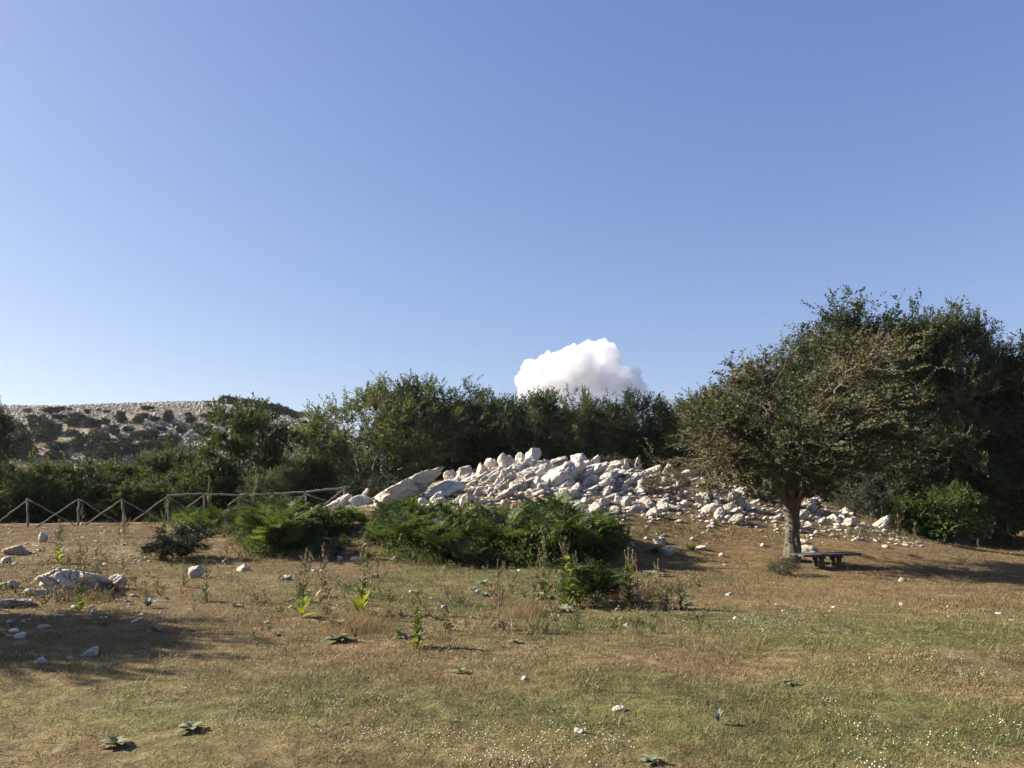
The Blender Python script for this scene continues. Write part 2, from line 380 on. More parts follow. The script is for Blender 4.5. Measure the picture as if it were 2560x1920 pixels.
def tree_geo(seed, trunks, ell, nl, n2_, n3, n4, lv, size, up=.25, out=.5, clump=.16, l4=.45, flat=.7, wood4=0, r3=.006, bare=0, leaf_r=.55, l2hi=.88, shoots=0, lean=.3):
    """trunks: list of (path points, radii). ell: crown ellipsoids. Returns wood (V,F), leaf (V,F), twig (V,F)"""
    rng = np.random.default_rng(seed)
    wood = []
    TP = []
    for path, rad in trunks:
        path = np.array(path, float); tt = np.linspace(0, len(path) - 1, 14); k = np.arange(len(path))
        P = np.stack([np.interp(tt, k, path[:, i]) for i in range(3)], -1); Rr = np.interp(tt, k, rad)
        P[1:, :2] += rng.normal(size=(13, 2)) * Rr[1:, None] * .18
        V, F = tubes(P[None], Rr[None], 10)
        V = V + unit(V - np.repeat(P, 10, 0)) * (fbm(V * np.array([7, 7, 1.6]), 3, seed)[:, None] * np.repeat(Rr, 10)[:, None] * .3)
        wood.append((V, F)); TP.append(P)
    ext = max(max(e[1]) for e in ell); cen = np.mean([e[0] for e in ell], axis=0)
    # limbs
    L1 = crown_pts(rng, ell, nl, .35, .7)
    ti = rng.integers(len(TP), size=nl); tp = .5 + .5 * rng.random(nl) ** .7
    st = np.array([TP[i][int(p * 13)] for i, p in zip(ti, tp)])
    # start no higher than the target
    ctrl = st * .45 + L1 * .55; ctrl[:, :2] = st[:, :2] * .4 + L1[:, :2] * .6; ctrl[:, 2] += .10 * ext; ctrl += rng.normal(size=(nl, 3)) * .05 * ext
    P1 = bez(st, ctrl, L1, 9); P1[:, 1:-1] += rng.normal(size=(nl, 7, 3)) * .018 * ext
    r0 = np.mean([r[-1] for _, r in trunks])
    rr1 = np.linspace(1, .28, 9)[None] * (r0 * (.45 + .4 * rng.random(nl)))[:, None]
    wood.append(tubes(P1, rr1, 6))
    # branches
    E2 = crown_pts(rng, ell, n2_, .5, l2hi)
    pts = P1[:, 2:].reshape(-1, 3)
    dist = np.linalg.norm(E2[:, None] - pts[None], axis=2) + .35 * np.maximum(0, pts[None, :, 2] - E2[:, None, 2])
    s2 = pts[np.argmin(dist, 1)]
    c2 = (s2 + E2) / 2 + rng.normal(size=(n2_, 3)) * .04 * ext; c2[:, 2] += .05 * ext
    P2 = bez(s2, c2, E2, 7); P2[:, 1:-1] += rng.normal(size=(n2_, 5, 3)) * .010 * ext
    rr2 = np.linspace(1, .3, 7)[None] * (r0 * .2 + .008 * rng.random(n2_))[:, None]
    wood.append(tubes(P2, rr2, 5))
    # twigs
    k = rng.integers(n2_, size=n3); tj = rng.integers(2, 7, size=n3)
    s3 = P2[k, tj]
    outd = unit((s3 - cen) / np.array([1, 1, .8]))
    d3 = unit(rng.normal(size=(n3, 3)) * np.array([1, 1, .6]) + outd * out * 2 + np.array([0, 0, up * 2]))
    e3 = s3 + d3 * (clump * ext * (.45 + rng.random(n3)))[:, None]
    if shoots:
        # long upswept shoots from the outer upper branches
        hi = np.argsort(E2[:, 2] + .35 * np.linalg.norm(E2[:, :2] - cen[:2], axis=1))[-int(n2_ * .55):]
        ks = rng.choice(hi, shoots); ss = E2[ks]; od = unit(ss - cen)
        ds = unit(od * .55 + np.array([lean, 0, .75]) + rng.normal(size=(shoots, 3)) * .18)
        es = ss + ds * (ext * (.12 + .15 * rng.random(shoots)))[:, None]
        s3 = np.concatenate([s3, ss]); e3 = np.concatenate([e3, es]); outd = np.concatenate([outd, ds]); n3 += shoots
    c3 = (s3 + e3) / 2 + rng.normal(size=(n3, 3)) * .025 * ext
    P3 = bez(s3, c3, e3, 6)
    twig = [tubes(P3, np.linspace(1, .4, 6)[None] * np.full((n3, 1), r3), 3)]
    # sprays
    n_4 = n3 * n4; k = np.repeat(np.arange(n3), n4); tj = rng.integers(1, 6, size=n_4)
    s4 = P3[k, tj]; tan = unit(P3[k, np.minimum(tj + 1, 5)] - P3[k, tj - 1])
    d4 = unit(tan * .9 + rng.normal(size=(n_4, 3)) * np.array([.8, .8, .5]) + np.array([0, 0, up]) + outd[k] * out * .5)
    e4 = s4 + d4 * (l4 * (.5 + .8 * rng.random(n_4)))[:, None]
    c4 = (s4 + e4) / 2 + rng.normal(size=(n_4, 3)) * .04 * l4; c4[:, 2] += .08 * l4
    P4 = bez(s4, c4, e4, 5)
    if wood4: 
        w = rng.random(n_4) < wood4
        twig.append(tubes(P4[w], np.linspace(1, .5, 5)[None] * np.full((w.sum(), 1), r3 * .6), 3))
    alive = rng.random(n_4) >= bare
    P4 = P4[alive]; n_4 = len(P4)
    t = np.tile((np.arange(lv) + .6) / lv, (n_4, 1)) * 4 ; t = np.clip(t + rng.normal(size=t.shape) * .2, .05, 3.98)
    i = t.astype(int); f = (t - i)[..., None]; q = np.arange(n_4)[:, None]
    base = P4[q, i] * (1 - f) + P4[q, i + 1] * f; tg = unit(P4[q, i + 1] - P4[q, i])
    pn = unit(rng.normal(size=(n_4, 3)) * (1 - flat) + np.array([0, 0, 1.0]) * flat + outd_pick(outd, k, alive) * .25)[:, None] + np.zeros_like(base)
    pn = unit(pn + rng.normal(size=base.shape) * .25)
    sgn = np.where(np.arange(lv) % 2, 1., -1.)[None, :, None]
    sd_ = unit(np.cross(tg, pn))
    ld = unit(tg * .75 + sd_ * sgn * .8 + rng.normal(size=base.shape) * .25)
    base = base.reshape(-1, 3); ld = ld.reshape(-1, 3); pn = pn.reshape(-1, 3)
    L = size * (.6 + .7 * rng.random(len(base)))
    return join(wood), leaves(base, ld, pn, L, L * leaf_r), join(twig)

def outd_pick(outd, k, alive): return outd[k][alive]

class Proto:
    """shared mesh data of one kind of tree: trunk (with limbs), crown (leaves) and, for some, twigs"""
    def __init__(s, name, geo, wood_m, leaf_m, twig_m=None):
        (wv, wf), (lv, lf), (tv, tf) = geo
        if twig_m is None: wv, wf = join([(wv, wf), (tv, tf)])
        s.trunk = mesh('trunk', wv, wf, wood_m, True)
        s.crown = mesh('crown', lv, lf, leaf_m)
        s.twigs = mesh('twigs', tv, tf, twig_m, True) if twig_m else None
        s.name = name; s.top = float(np.percentile(lv[:, 2], 99.7)); s.wid = float(np.percentile(np.abs(lv[:, 0]), 98))

def plant(p, name, label, cat, loc, h, w=None, rz=0, group=None, sink=.05, tilt=0):
    """stand a tree of prototype p at loc with height h and crown half width w"""
    r = link(name, None, None, (loc[0], loc[1], loc[2] - sink), (0, tilt, rz))
    sz = (h + sink) / p.top; sx = sz if w is None else w / p.wid
    r.scale = (sx, sx, sz)
    tag(r, label, cat, group)
    link('trunk', p.trunk, r); link('crown', p.crown, r)
    if p.twigs: link('twigs', p.twigs, r)
    return r

def stem_set(rng, n, h, r, spread, base=.15):
    out = []
    for i in range(n):
        a = i / n * 6.283 + rng.random(); b = np.array([math.cos(a), math.sin(a), 0])
        out.append(([b * base, b * (base + spread * .35) + [0, 0, h * .5], b * (base + spread) + [0, 0, h]], [r * 1.25, r * .9, r * .7]))
    return out
_r = np.random.default_rng(5)

# broad beech, several stems, foliage to low down
P_beechA = Proto('beech', tree_geo(11, stem_set(_r, 5, 3.2, .13, .9, .3), [((0, 0, 4.6), (4.6, 4.2, 2.9)), ((-1.5, -.5, 2.9), (4.0, 3.4, 1.7)), ((1.6, 0, 5.4), (3.2, 3, 2.4))],
                 24, 200, 1000, 5, 16, .118, up=.28, out=.55, clump=.17, l4=.55, shoots=115), M_bark_b, M_beech)
P_beechB = Proto('beech', tree_geo(12, stem_set(_r, 3, 3.0, .14, .7, .2), [((0, 0, 4.9), (3.4, 3.2, 3.0)), ((.8, -.4, 3.0), (3.4, 3.2, 2.0)), ((-1.2, 0, 5.8), (2.2, 2, 1.9))],
                 20, 170, 900, 5, 16, .118, up=.2, out=.55, clump=.2, l4=.55, flat=.8, shoots=60), M_bark_b, M_beech)
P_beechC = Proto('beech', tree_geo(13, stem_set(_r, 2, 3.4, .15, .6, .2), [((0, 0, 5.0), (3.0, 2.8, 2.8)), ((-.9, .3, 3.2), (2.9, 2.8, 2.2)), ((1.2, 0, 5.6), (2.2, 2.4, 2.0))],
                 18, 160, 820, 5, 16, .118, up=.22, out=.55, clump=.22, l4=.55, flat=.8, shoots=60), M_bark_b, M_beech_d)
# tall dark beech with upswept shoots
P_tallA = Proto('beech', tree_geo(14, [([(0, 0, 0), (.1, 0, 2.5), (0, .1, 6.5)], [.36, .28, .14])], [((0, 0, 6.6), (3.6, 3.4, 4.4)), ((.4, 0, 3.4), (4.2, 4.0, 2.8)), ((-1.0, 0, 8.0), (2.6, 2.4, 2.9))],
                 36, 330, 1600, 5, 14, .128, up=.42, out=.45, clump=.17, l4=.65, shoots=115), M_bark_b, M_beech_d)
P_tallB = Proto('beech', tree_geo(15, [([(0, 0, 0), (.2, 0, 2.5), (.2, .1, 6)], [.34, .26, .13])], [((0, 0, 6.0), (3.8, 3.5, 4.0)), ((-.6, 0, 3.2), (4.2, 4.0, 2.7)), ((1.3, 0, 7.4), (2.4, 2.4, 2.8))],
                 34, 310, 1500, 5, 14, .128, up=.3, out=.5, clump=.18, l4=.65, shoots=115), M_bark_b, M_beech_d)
P_oak = Proto('oak', tree_geo(16, [([(0, 0, 0), (.08, 0, 1.2), (0, .05, 2.6)], [.2, .16, .13])], [((0, 0, 4.7), (3.0, 2.9, 2.2)), ((-.8, 0, 3.3), (2.9, 2.7, 1.5)), ((.7, 0, 5.6), (1.7, 1.7, 1.4))],
              15, 120, 640, 5, 14, .115, up=.25, out=.5, clump=.2, l4=.45, flat=.35, leaf_r=.65), M_bark_o, M_oak)
P_hazel = Proto('hazel', tree_geo(17, stem_set(_r, 6, 1.6, .06, .8, .25), [((0, 0, 2.8), (2.9, 2.7, 2.1)), ((-1.0, 0, 1.8), (2.6, 2.4, 1.6)), ((1.2, .2, 3.3), (1.9, 1.9, 1.6))],
                20, 130, 700, 5, 13, .105, up=.25, out=.5, clump=.2, l4=.45, flat=.5, leaf_r=.65), M_bark_o, M_haz)
P_evg = Proto('evergreen', tree_geo(18, [([(0, 0, 0), (.1, 0, 1), (0, 0, 2.5)], [.22, .18, .1])], [((0, 0, 3.0), (3.0, 3.0, 2.7)), ((.8, 0, 4.0), (2.0, 2.0, 1.7)), ((-1.2, 0, 2.3), (2.2, 2.2, 1.8))],
              14, 80, 420, 3, 9, .34, up=.2, out=.4, clump=.2, l4=.5, flat=.2, leaf_r=.6), M_bark_o, M_evg)
P_evgB = Proto('evergreen', tree_geo(19, [([(0, 0, 0), (.1, 0, 1.2), (0, 0, 2.2)], [.2, .16, .1])], [((0, 0, 3.3), (2.6, 2.6, 1.9)), ((-1.2, 0, 2.7), (1.9, 1.9, 1.4))],
              12, 60, 300, 3, 9, .36, up=.2, out=.4, clump=.24, l4=.55, flat=.2, leaf_r=.6), M_bark_o, M_evg)

# ------------------------------------------------------------------ trees: the wood behind the mound
def T(p, px, top, dist, wpx, label, name='beech_tree', cat='tree', group=None, rz=None):
    q = at_dist(px, dist); h = top_z(px, top, dist) - q[2]
    return plant(p, name, label, cat, q, h, wpx / 2 * dist / FPX, rz if rz is not None else (px * .37) % 6.28, group)

WOOD = 'beech trees of the wood behind the mound'
T(P_beechA, 950, 948, 44, 440, 'broad many-stemmed beech with pale trunks behind the long tilted slab', group=WOOD, rz=0)
T(P_beechB, 1105, 952, 47, 300, 'beech crowding the shoulder of the broad many-stemmed beech', group=WOOD, rz=.4)
T(P_beechC, 1215, 985, 46, 250, 'dark beech just clear of the broad beech, behind the shoulder of the mound', group=WOOD)
T(P_beechB, 1330, 984, 45, 250, 'beech with spiky shoots rising behind the topmost boulder', group=WOOD, rz=2)
T(P_beechA, 1465, 982, 46, 280, 'round-topped beech under the white cloud, behind the mound crest', group=WOOD, rz=2.6)
T(P_beechC, 1590, 982, 45, 240, 'thin-topped beech below the fading flank of the white cloud', group=WOOD, rz=3.3)
T(P_beechB, 1700, 1000, 46, 230, 'beech dipping in the skyline beside the lone hawthorn', group=WOOD, rz=4.1)
T(P_beechC, 1800, 965, 43, 260, 'beech half hidden behind the hawthorn branches', group=WOOD, rz=5)
T(P_beechA, 1930, 930, 44, 300, 'beech wholly behind the hawthorn crown', group=WOOD, rz=1)
T(P_beechA, 830, 1095, 52, 180, 'low beech in the gap between the oak and the broad beech', group=WOOD, rz=3)
for px, tp, d, w, lb in ((1160, 1030, 54, 300, 'farther beech filling the gap right behind the broad beech shoulder'), (1400, 1030, 54, 300, 'farther beech deep in the wood behind the topmost boulder'),
                     (1640, 1040, 54, 300, 'farther beech deep in the wood behind the thorny mound shrub')):
    T(P_beechB, px, tp, d, w, lb, group=WOOD)
for i, (px, tp) in enumerate(((880, 1080), (1020, 1040), (1270, 1045), (1520, 1040), (1760, 1040), (1900, 1010), (2020, 980))):
    T((P_beechB, P_beechC)[i % 2], px, tp, 58, 300, 'farthest beech of the wood, seen only as dark leaves through the nearer crowns', group='farthest beeches of the wood', rz=i * 1.3)
BIG = 'tall dark beeches at the meadow edge'
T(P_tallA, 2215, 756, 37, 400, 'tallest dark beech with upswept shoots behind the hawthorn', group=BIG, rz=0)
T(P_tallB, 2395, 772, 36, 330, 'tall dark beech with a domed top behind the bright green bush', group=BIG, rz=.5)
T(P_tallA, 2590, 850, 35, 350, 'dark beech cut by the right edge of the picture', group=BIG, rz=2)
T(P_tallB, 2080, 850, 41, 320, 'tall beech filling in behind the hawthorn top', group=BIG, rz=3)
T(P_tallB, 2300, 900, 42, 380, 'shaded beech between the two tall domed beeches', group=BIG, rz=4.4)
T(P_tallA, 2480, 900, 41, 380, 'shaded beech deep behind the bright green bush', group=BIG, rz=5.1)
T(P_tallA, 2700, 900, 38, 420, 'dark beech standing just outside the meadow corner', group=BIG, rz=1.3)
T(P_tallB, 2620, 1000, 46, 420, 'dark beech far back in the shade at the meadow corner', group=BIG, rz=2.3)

# trees beyond the fence
T(P_oak, 606, 998, 41, 225, 'oak with a forked trunk and knobbly top beyond the fence', 'oak_tree', group='trees beyond the fence', rz=1.0)
belt = [(-40, 1165, 40, 190), (45, 1158, 43, 200), (130, 1148, 41, 210), (215, 1150, 44, 200), (300, 1152, 40, 200), (385, 1132, 43, 210), (450, 1115, 46, 200), (520, 1150, 39, 170), (700, 1125, 45, 200), (760, 1150, 40, 170),
        (90, 1190, 36, 150), (255, 1185, 36, 160), (430, 1180, 36, 160), (680, 1165, 38, 170), (10, 1205, 35, 140), (345, 1200, 35.5, 150)]
wh = ['beyond the cut-off end of the fence', 'behind the first fence post', 'between the first two fence posts', 'behind the second fence post', 'behind the leaning third post', 'behind the start of the top rail', 'beside the oak, below the rocky hill', 'in front of the oak foot', 'between the oak and the broad beech', 'under the low limb of the broad beech',
      'low against the first braced panel', 'low against the second braced panel', 'low behind the rail start', 'low behind the middle of the rail', 'low at the cut-off end of the fence', 'low behind the third brace']
for i, ((px, tp, d, w), lb) in enumerate(zip(belt, wh)):
    p = (P_hazel, P_beechB, P_hazel, P_oak)[i % 4]
    T(p, px, tp, d, w, 'leafy green thicket tree ' + lb, 'thicket_tree', group='thicket beyond the fence', rz=i * 1.7)
T(P_tallB, -112, 985, 38, 260, 'tree at the left picture edge reaching in with sparse leafy twigs', 'edge_tree', rz=1.2)
plant(P_oak, 'oak_tree', 'oak outside the view whose shadow falls across the left of the meadow', 'tree', (-12.4, 10.9, height(-12.4, 10.9)), 4.9, 1.9, 2.2)

# ------------------------------------------------------------------ lone hawthorn
haw_trunk = [([(-.02, 0, -.1), (.0, 0, .12), (.03, 0, .6), (.02, 0, 1.1), (.08, .02, 1.55), (.12, 0, 2.2), (.0, .1, 2.9)], [.25, .155, .118, .11, .125, .12, .08]),
             ([(.08, -.05, -.1), (.13, -.06, .5), (.12, -.03, 1.1), (.25, .0, 1.7), (.55, .1, 2.3)], [.14, .08, .07, .075, .065]),
             ([(.0, -.04, 1.3), (-.25, -.1, 1.8), (-.5, -.2, 2.4), (-.45, -.2, 2.9)], [.09, .085, .075, .06])]
haw_geo = tree_geo(31, haw_trunk, [((.65, 0, 3.7), (2.3, 2.4, 1.6)), ((-.7, 0, 3.25), (1.7, 2.0, 1.2)), ((-1.75, -.2, 2.7), (1.45, 1.7, 1.05)), ((1.4, .1, 3.1), (1.75, 1.9, 1.35)), ((.0, 0, 2.7), (2.1, 2.0, 1.0)), ((.15, -.5, 2.2), (1.9, 1.3, .7))],
                   24, 230, 1600, 5, 12, .056, up=.10, out=.55, clump=.17, l4=.32, flat=.3, wood4=.55, r3=.0055, bare=.3, leaf_r=.7, l2hi=.9)
P_haw = Proto('hawthorn', haw_geo, M_bark_h, M_haw, M_twig)
hq = ground_at(1975, 1402)
haw = plant(P_haw, 'hawthorn_tree', 'lone gnarled hawthorn with twiggy brown-green crown above the bench', 'tree', hq, top_z(1990, 850, hq[1]) - hq[2], 306 * hq[1] / FPX, 0, sink=.0)
haw.scale[1] *= 1.55

# ------------------------------------------------------------------ shrubs
def shrub_proto(seed, nl, n2_, n3, n4, lv, size, wood, leaf, twig=None, **kw):
    rg = np.random.default_rng(seed)
    return Proto('shrub', tree_geo(seed, stem_set(rg, 5, .35, .025, .3, .12), [((0, 0, .62), (1, .9, .5)), ((-.35, 0, .45), (.85, .8, .42)), ((.4, 0, .7), (.6, .6, .42))], nl, n2_, n3, n4, lv, size, **kw), wood, leaf, twig)
P_scrub = shrub_proto(41, 14, 70, 420, 4, 10, .035, M_bark_o, M_scrub, M_twig, up=.2, out=.5, clump=.22, l4=.16, flat=.2, wood4=.5, r3=.004, bare=.15, leaf_r=.6)
P_dark = shrub_proto(42, 14, 70, 420, 4, 11, .045, M_bark_o, M_evg, None, up=.3, out=.5, clump=.22, l4=.18, flat=.2, leaf_r=.55)
P_bright = shrub_proto(43, 14, 80, 460, 4, 11, .06, M_bark_o, M_bush, None, up=.15, out=.5, clump=.24, l4=.22, flat=.6, leaf_r=.6)

def shrub(p, x0, x1, ytop, ybase, label, name='shrub', rz=0, group=None, d=None):
    q = ground_at((x0 + x1) / 2, ybase) if d is None else at_dist((x0 + x1) / 2, d)
    w = (x1 - x0) / 2 * q[1] / FPX
    q2 = (q[0], q[1] + w * .55, height(q[0], q[1] + w * .55))
    h = top_z((x0 + x1) / 2, ytop, q2[1]) - q2[2]
    return plant(p, name, label, 'shrub', q2, max(h, .2), w * 1.03, rz, group)
shrub(P_bright, 2255, 2490, 1213, 1345, 'bright green bush with sunlit top before the dark beeches', rz=.4, d=27)
shrub(P_scrub, 1612, 1745, 1176, 1250, 'thorny brownish shrub on the stony mound', rz=0)
shrub(P_scrub, 1745, 1800, 1190, 1232, 'small thorny shrub beside the undercut boulder on the mound', rz=1)
shrub(P_dark, 1870, 1985, 1200, 1262, 'low dark shrub among stones just behind the hawthorn trunk', rz=2)
shrub(P_dark, 352, 512, 1308, 1402, 'dark green bush alone on the brown slope before the ferns', rz=.5)
shrub(P_scrub, 1925, 2020, 1388, 1440, 'small dark shrub growing at the foot of the hawthorn', rz=.9)
shrub(P_scrub, 2085, 2190, 1195, 1330, 'brownish scrub under the far branches of the hawthorn', rz=1.9, d=27.5)
shrub(P_dark, 2160, 2275, 1185, 1345, 'shaded scrub beside the bright green bush', rz=2.9, d=28.5)
shrub(P_scrub, 2225, 2290, 1260, 1350, 'low scrub at the foot of the bright green bush', rz=3.9, d=27)
shrub(P_dark, 2440, 2580, 1230, 1372, 'dark-leaved shrub added to darken the gap at the foot of the beeches', rz=.3, d=34)  # added: its dark leaves stand in for the deep shade under the beeches
shrub(P_dark, 2560, 2700, 1210, 1372, 'dark-leaved shrub added to darken the gap at the picture edge', rz=1.3, d=33.5)  # second added shrub, carrying the same shade out past the frame
shrub(P_scrub, 1700, 1790, 1150, 1200, 'scrub on the mound crest below the hawthorn branches', rz=2.2, d=33.5)
shrub(P_scrub, 1480, 1600, 1135, 1172, 'brown scrub behind the mound crest stones', rz=3.2, d=35)
shrub(P_dark, 905, 1010, 1185, 1262, 'dark scrub behind the standing finger rock', rz=1.2, d=34)
shrub(P_dark, 830, 915, 1195, 1262, 'dark scrub behind the end of the fence', rz=2.2, d=34.5)

# ------------------------------------------------------------------ rocky hill far behind: trees and stones
rng = np.random.default_rng(77)
def hill_tree(px, py_base, wpx, hpx, label, p, group='trees on the rocky hill'):
    q = ground_at(px, py_base, miss=250.0)
    d = q[1]
    if d < 70: q = at_dist(px, 150.0); d = 150.0
    plant(p, 'hill_tree', label, 'tree', q, .92 * hpx * d / FPX, .88 * wpx / 2 * d / FPX, (px * .7) % 6.28, group, sink=.3)
hill_list = [(118, 1110, 70, 66, 'dark round tree largest of the pair high on the rocky hill'), (95, 1085, 60, 48, 'dark tree above the largest round hill tree'), (188, 1065, 52, 36, 'spreading tree near the crest of the rocky hill'),
             (228, 1075, 50, 32, 'dark egg-shaped tree under the spreading crest tree'), (30, 1095, 70, 45, 'dark tree on the hill beside the picture edge'), (40, 1150, 90, 80, 'big dark tree low on the hill by the picture edge'),
             (300, 1057, 34, 32, 'small dark tree standing alone on white scree'), (345, 1060, 30, 22, 'pale small bush on the white scree'), (420, 1056, 32, 34, 'upright dark tree on the scree below the crest'), (388, 1058, 26, 18, 'pale bush beside the upright scree tree'),
             (310, 1140, 80, 52, 'dark clump tree in the middle of the hill foot'), (365, 1105, 66, 36, 'round dark tree right of the hill foot clump'), (250, 1128, 70, 52, 'olive tree with visible stem at the hill foot'), (198, 1128, 40, 50, 'thin-stemmed pale tree at the hill foot'),
             (140, 1132, 44, 28, 'small round tree below the largest hill tree'), (430, 1115, 50, 32, 'small tree with bare stem at the hill foot'), (270, 1150, 80, 50, 'wide dark tree just above the thicket'), (385, 1135, 70, 40, 'dark tree just above the thicket near the oak'),
             (140, 1152, 60, 26, 'low dark bush above the thicket'), (68, 1032, 26, 12, 'spiky bush on the hill crest'), (128, 1033, 46, 16, 'dark bush row on the hill crest'), (150, 1027, 26, 12, 'dark bush beside the crest bush row'), (174, 1025, 16, 6, 'tiny bush on the bare crest'), (218, 1036, 16, 14, 'pointed bush just below the crest'),
             (246, 1027, 14, 6, 'tiny dark bush on the pale crest'), (268, 1034, 20, 9, 'low dark bush on pale scree below the crest'), (470, 1040, 24, 10, 'low bush on scree near the oak top'), (370, 1026, 36, 12, 'rounded bush on the crest line')]
for i, (px, py, w, h, lb) in enumerate(hill_list):
    hill_tree(px, py, w, h, lb, (P_evg, P_evgB)[i % 2 if h < 45 else 0])
bush_spots = [(20, 1060), (52, 1075), (78, 1050), (105, 1058), (150, 1050), (178, 1095), (205, 1048), (245, 1100), (262, 1065), (285, 1088), (322, 1080), (338, 1098), (360, 1045), (402, 1078), (415, 1100), (440, 1070), (452, 1088), (478, 1062), (495, 1080), (520, 1050), (165, 1120), (225, 1140), (280, 1118), (325, 1125), (60, 1120), (400, 1120)]
for i, (px, py) in enumerate(bush_spots):
    q = ground_at(px, py, miss=250.0)
    if q[1] > 70: plant(P_evgB if i % 3 else P_evg, 'scrub_bush', 'small grey-green scrub bush dotted among the white stones of the far hill', 'bush', q, rng.uniform(.9, 2.4), rng.uniform(1.0, 2.0), i * 1.9, 'scrub dotted over the rocky hill', sink=.3)
for i, px in enumerate((275, 310, 345, 400, 430, 460, 490, 525, 560, 600, 640, 675, 705, 735)):
    y = np.interp(px, [250, 540, 650, 740, 780], [1022, 1024, 1042, 1064, 1075])
    q = at_dist(px, 246.0)
    plant(P_evgB, 'crest_bush', 'pale grassy bush in the row along the hill crest', 'bush', q, (1.3 + 1.6 * (px > 540)) * (.8 + .4 * rng.random()), 2.4 + rng.random() * 1.2, i * 1.1, 'bushes along the hill crest', sink=.3)

# ------------------------------------------------------------------ rocks
_ico = {}
def ico(sub):
    if sub not in _ico:
        b = bmesh.new(); bmesh.ops.create_icosphere(b, subdivisions=sub, radius=1)
        _ico[sub] = (np.array([v.co[:] for v in b.verts]), np.array([[v.index for v in f.verts] for f in b.faces])); b.free()
    return _ico[sub]

def rock_geo(seed, sub, asp=(1, 1, .7), tilt=0.0, planes=11, rough=1.0, rill=0.0):
    rough = rough * 1.35
    """a faceted, weathered block filling the unit box: x, y in -.5...5, z in 0...1"""
    rg = np.random.default_rng(seed); D, F = ico(sub)
    n = unit(rg.normal(size=(planes, 3)) * np.array([1, 1, 1.15])); d = .40 + .5 * rg.random(planes)
    dots = D @ n.T
    r = np.where(dots > .05, d[None] / np.maximum(dots, .05), 9).min(1); r = np.minimum(r, 1.12)
    p = D * r[:, None]
    o = rg.random(3) * 50
    p = p + D * (.05 * fbm(p * 1.5 + o, 2, seed)[:, None] + rough * .055 * fbm(p * 4.5 + o, 3, seed + 3)[:, None])
    cut = np.abs(fbm(p * 1.9 + o[::-1], 2, seed + 9)); p = p - D * (.13 * rough * np.maximum(0, .10 - cut) / .10)[:, None]
    ax = unit(rg.normal(size=3) * np.array([.5, .5, 1.2])); lay = (p @ ax) * 3.4 + .5 * fbm(p * 1.7 + o, 2, seed + 5)
    fr = lay - np.floor(lay); p = p - D * (.055 * rough * (1 - S(fr / .25)) )[:, None]
    if rill: p = p - D * (rill * .06 * (np.abs(np.sin((p[:, 1] * 1.0 + .25 * fbm(p * 1.5, 2, 4)) * 9)) ** 3))[:, None]
    p = p * np.array(asp)
    c, s = math.cos(tilt), math.sin(tilt)
    p = np.stack([p[:, 0] * c - p[:, 2] * s, p[:, 1], p[:, 0] * s + p[:, 2] * c], -1)
    lo, hi = p.min(0), p.max(0)
    p = (p - (lo + hi) / 2) / (hi - lo); p[:, 2] += .5
    return p, F

_seed = [1000]
LAND = []          # landmarks for naming the smaller stones beside them
ROCKS = []         # (position, width) of every placed rock, to keep the smaller ones off them
def rock(x0, x1, yt, yb, label, mat=None, sub=4, tilt=0, asp=(1, 1, .7), depth=1.0, short=None, group='limestone rocks of the stony mound', planes=11, rough=1.0, rill=0, sink=.28, name='rock', dist=None):
    _seed[0] += 1
    px = (x0 + x1) / 2
    q = ground_at(px, yb) if dist is None else at_dist(px, dist)
    w = (x1 - x0) * q[1] / FPX; dp = w * depth
    yc = q[1] + dp * .38
    x = float(ray(px, yb)[0] * yc)
    zt = top_z(px, yt, yc); zb = q[2] - sink * (zt - q[2]) - .03
    zb = min(zb, height(x, yc) - .02)
    p, F = rock_geo(_seed[0], sub, asp, R(tilt), planes, rough, rill)
    p = p * np.array([w, dp, max(zt - zb, .05)])
    o = link(name, mesh('rock', p, F, mat or M_rock, False), None, (x, yc, zb))
    tag(o, label, 'rock', group)
    ROCKS.append((x, yc, max(w, dp) * .5))
    if short: LAND.append((x, yc, short))
    return o

B = rock
B(934, 1112, 1166, 1262, 'long whaleback slab slanting up from the fence end, the largest rock', tilt=17, asp=(1.6, 1, .78), depth=.9, short='the long whaleback slab', sub=5, rill=1.2, planes=9)
B(1030, 1168, 1197, 1250, 'furrowed slab leaning just below the long whaleback slab', tilt=12, asp=(1.6, 1, .6), short='the furrowed slab', sub=5, rill=1.5)
B(893, 922, 1219, 1256, 'narrow finger rock standing on end near the fence', tilt=62, asp=(1.5, .8, .6), depth=.9, short='the finger rock')
B(812, 880, 1233, 1270, 'rounded pale slab under the last fence post', tilt=18, asp=(1.4, 1, .6), short='the last fence post')
B(874, 932, 1237, 1264, 'low humped rock at the foot of the finger rock', asp=(1.5, 1, .6), short=None)
B(1080, 1135, 1242, 1264, 'flat white stone lying below the furrowed slab', asp=(1.6, 1, .45))
B(1042, 1068, 1244, 1264, 'small white block below the near end of the furrowed slab')
B(1313, 1354, 1119, 1160, 'round-topped white boulder, topmost on the mound', asp=(1, 1, .9), short='the topmost boulder', sub=5, planes=11, rough=.8)
B(1287, 1318, 1130, 1162, 'pointed white boulder touching the topmost boulder', asp=(1, 1, .9), tilt=10)
B(1243, 1290, 1132, 1174, 'big pale boulder leaning beside the two summit boulders', tilt=22, asp=(1.2, 1, .8), short='the big leaning boulder')
B(1295, 1342, 1143, 1170, 'squat rough boulder under the topmost boulder', asp=(1.2, 1, .7))
B(1240, 1296, 1154, 1184, 'grey slanted slab below the big leaning boulder', tilt=24, asp=(1.6, 1, .5))
B(1209, 1246, 1145, 1172, 'paired pale boulder downhill of the big leaning boulder', tilt=12, short='the paired pale boulder')
B(1186, 1223, 1156, 1186, 'leaning boulder next to the paired pale boulder', tilt=24)
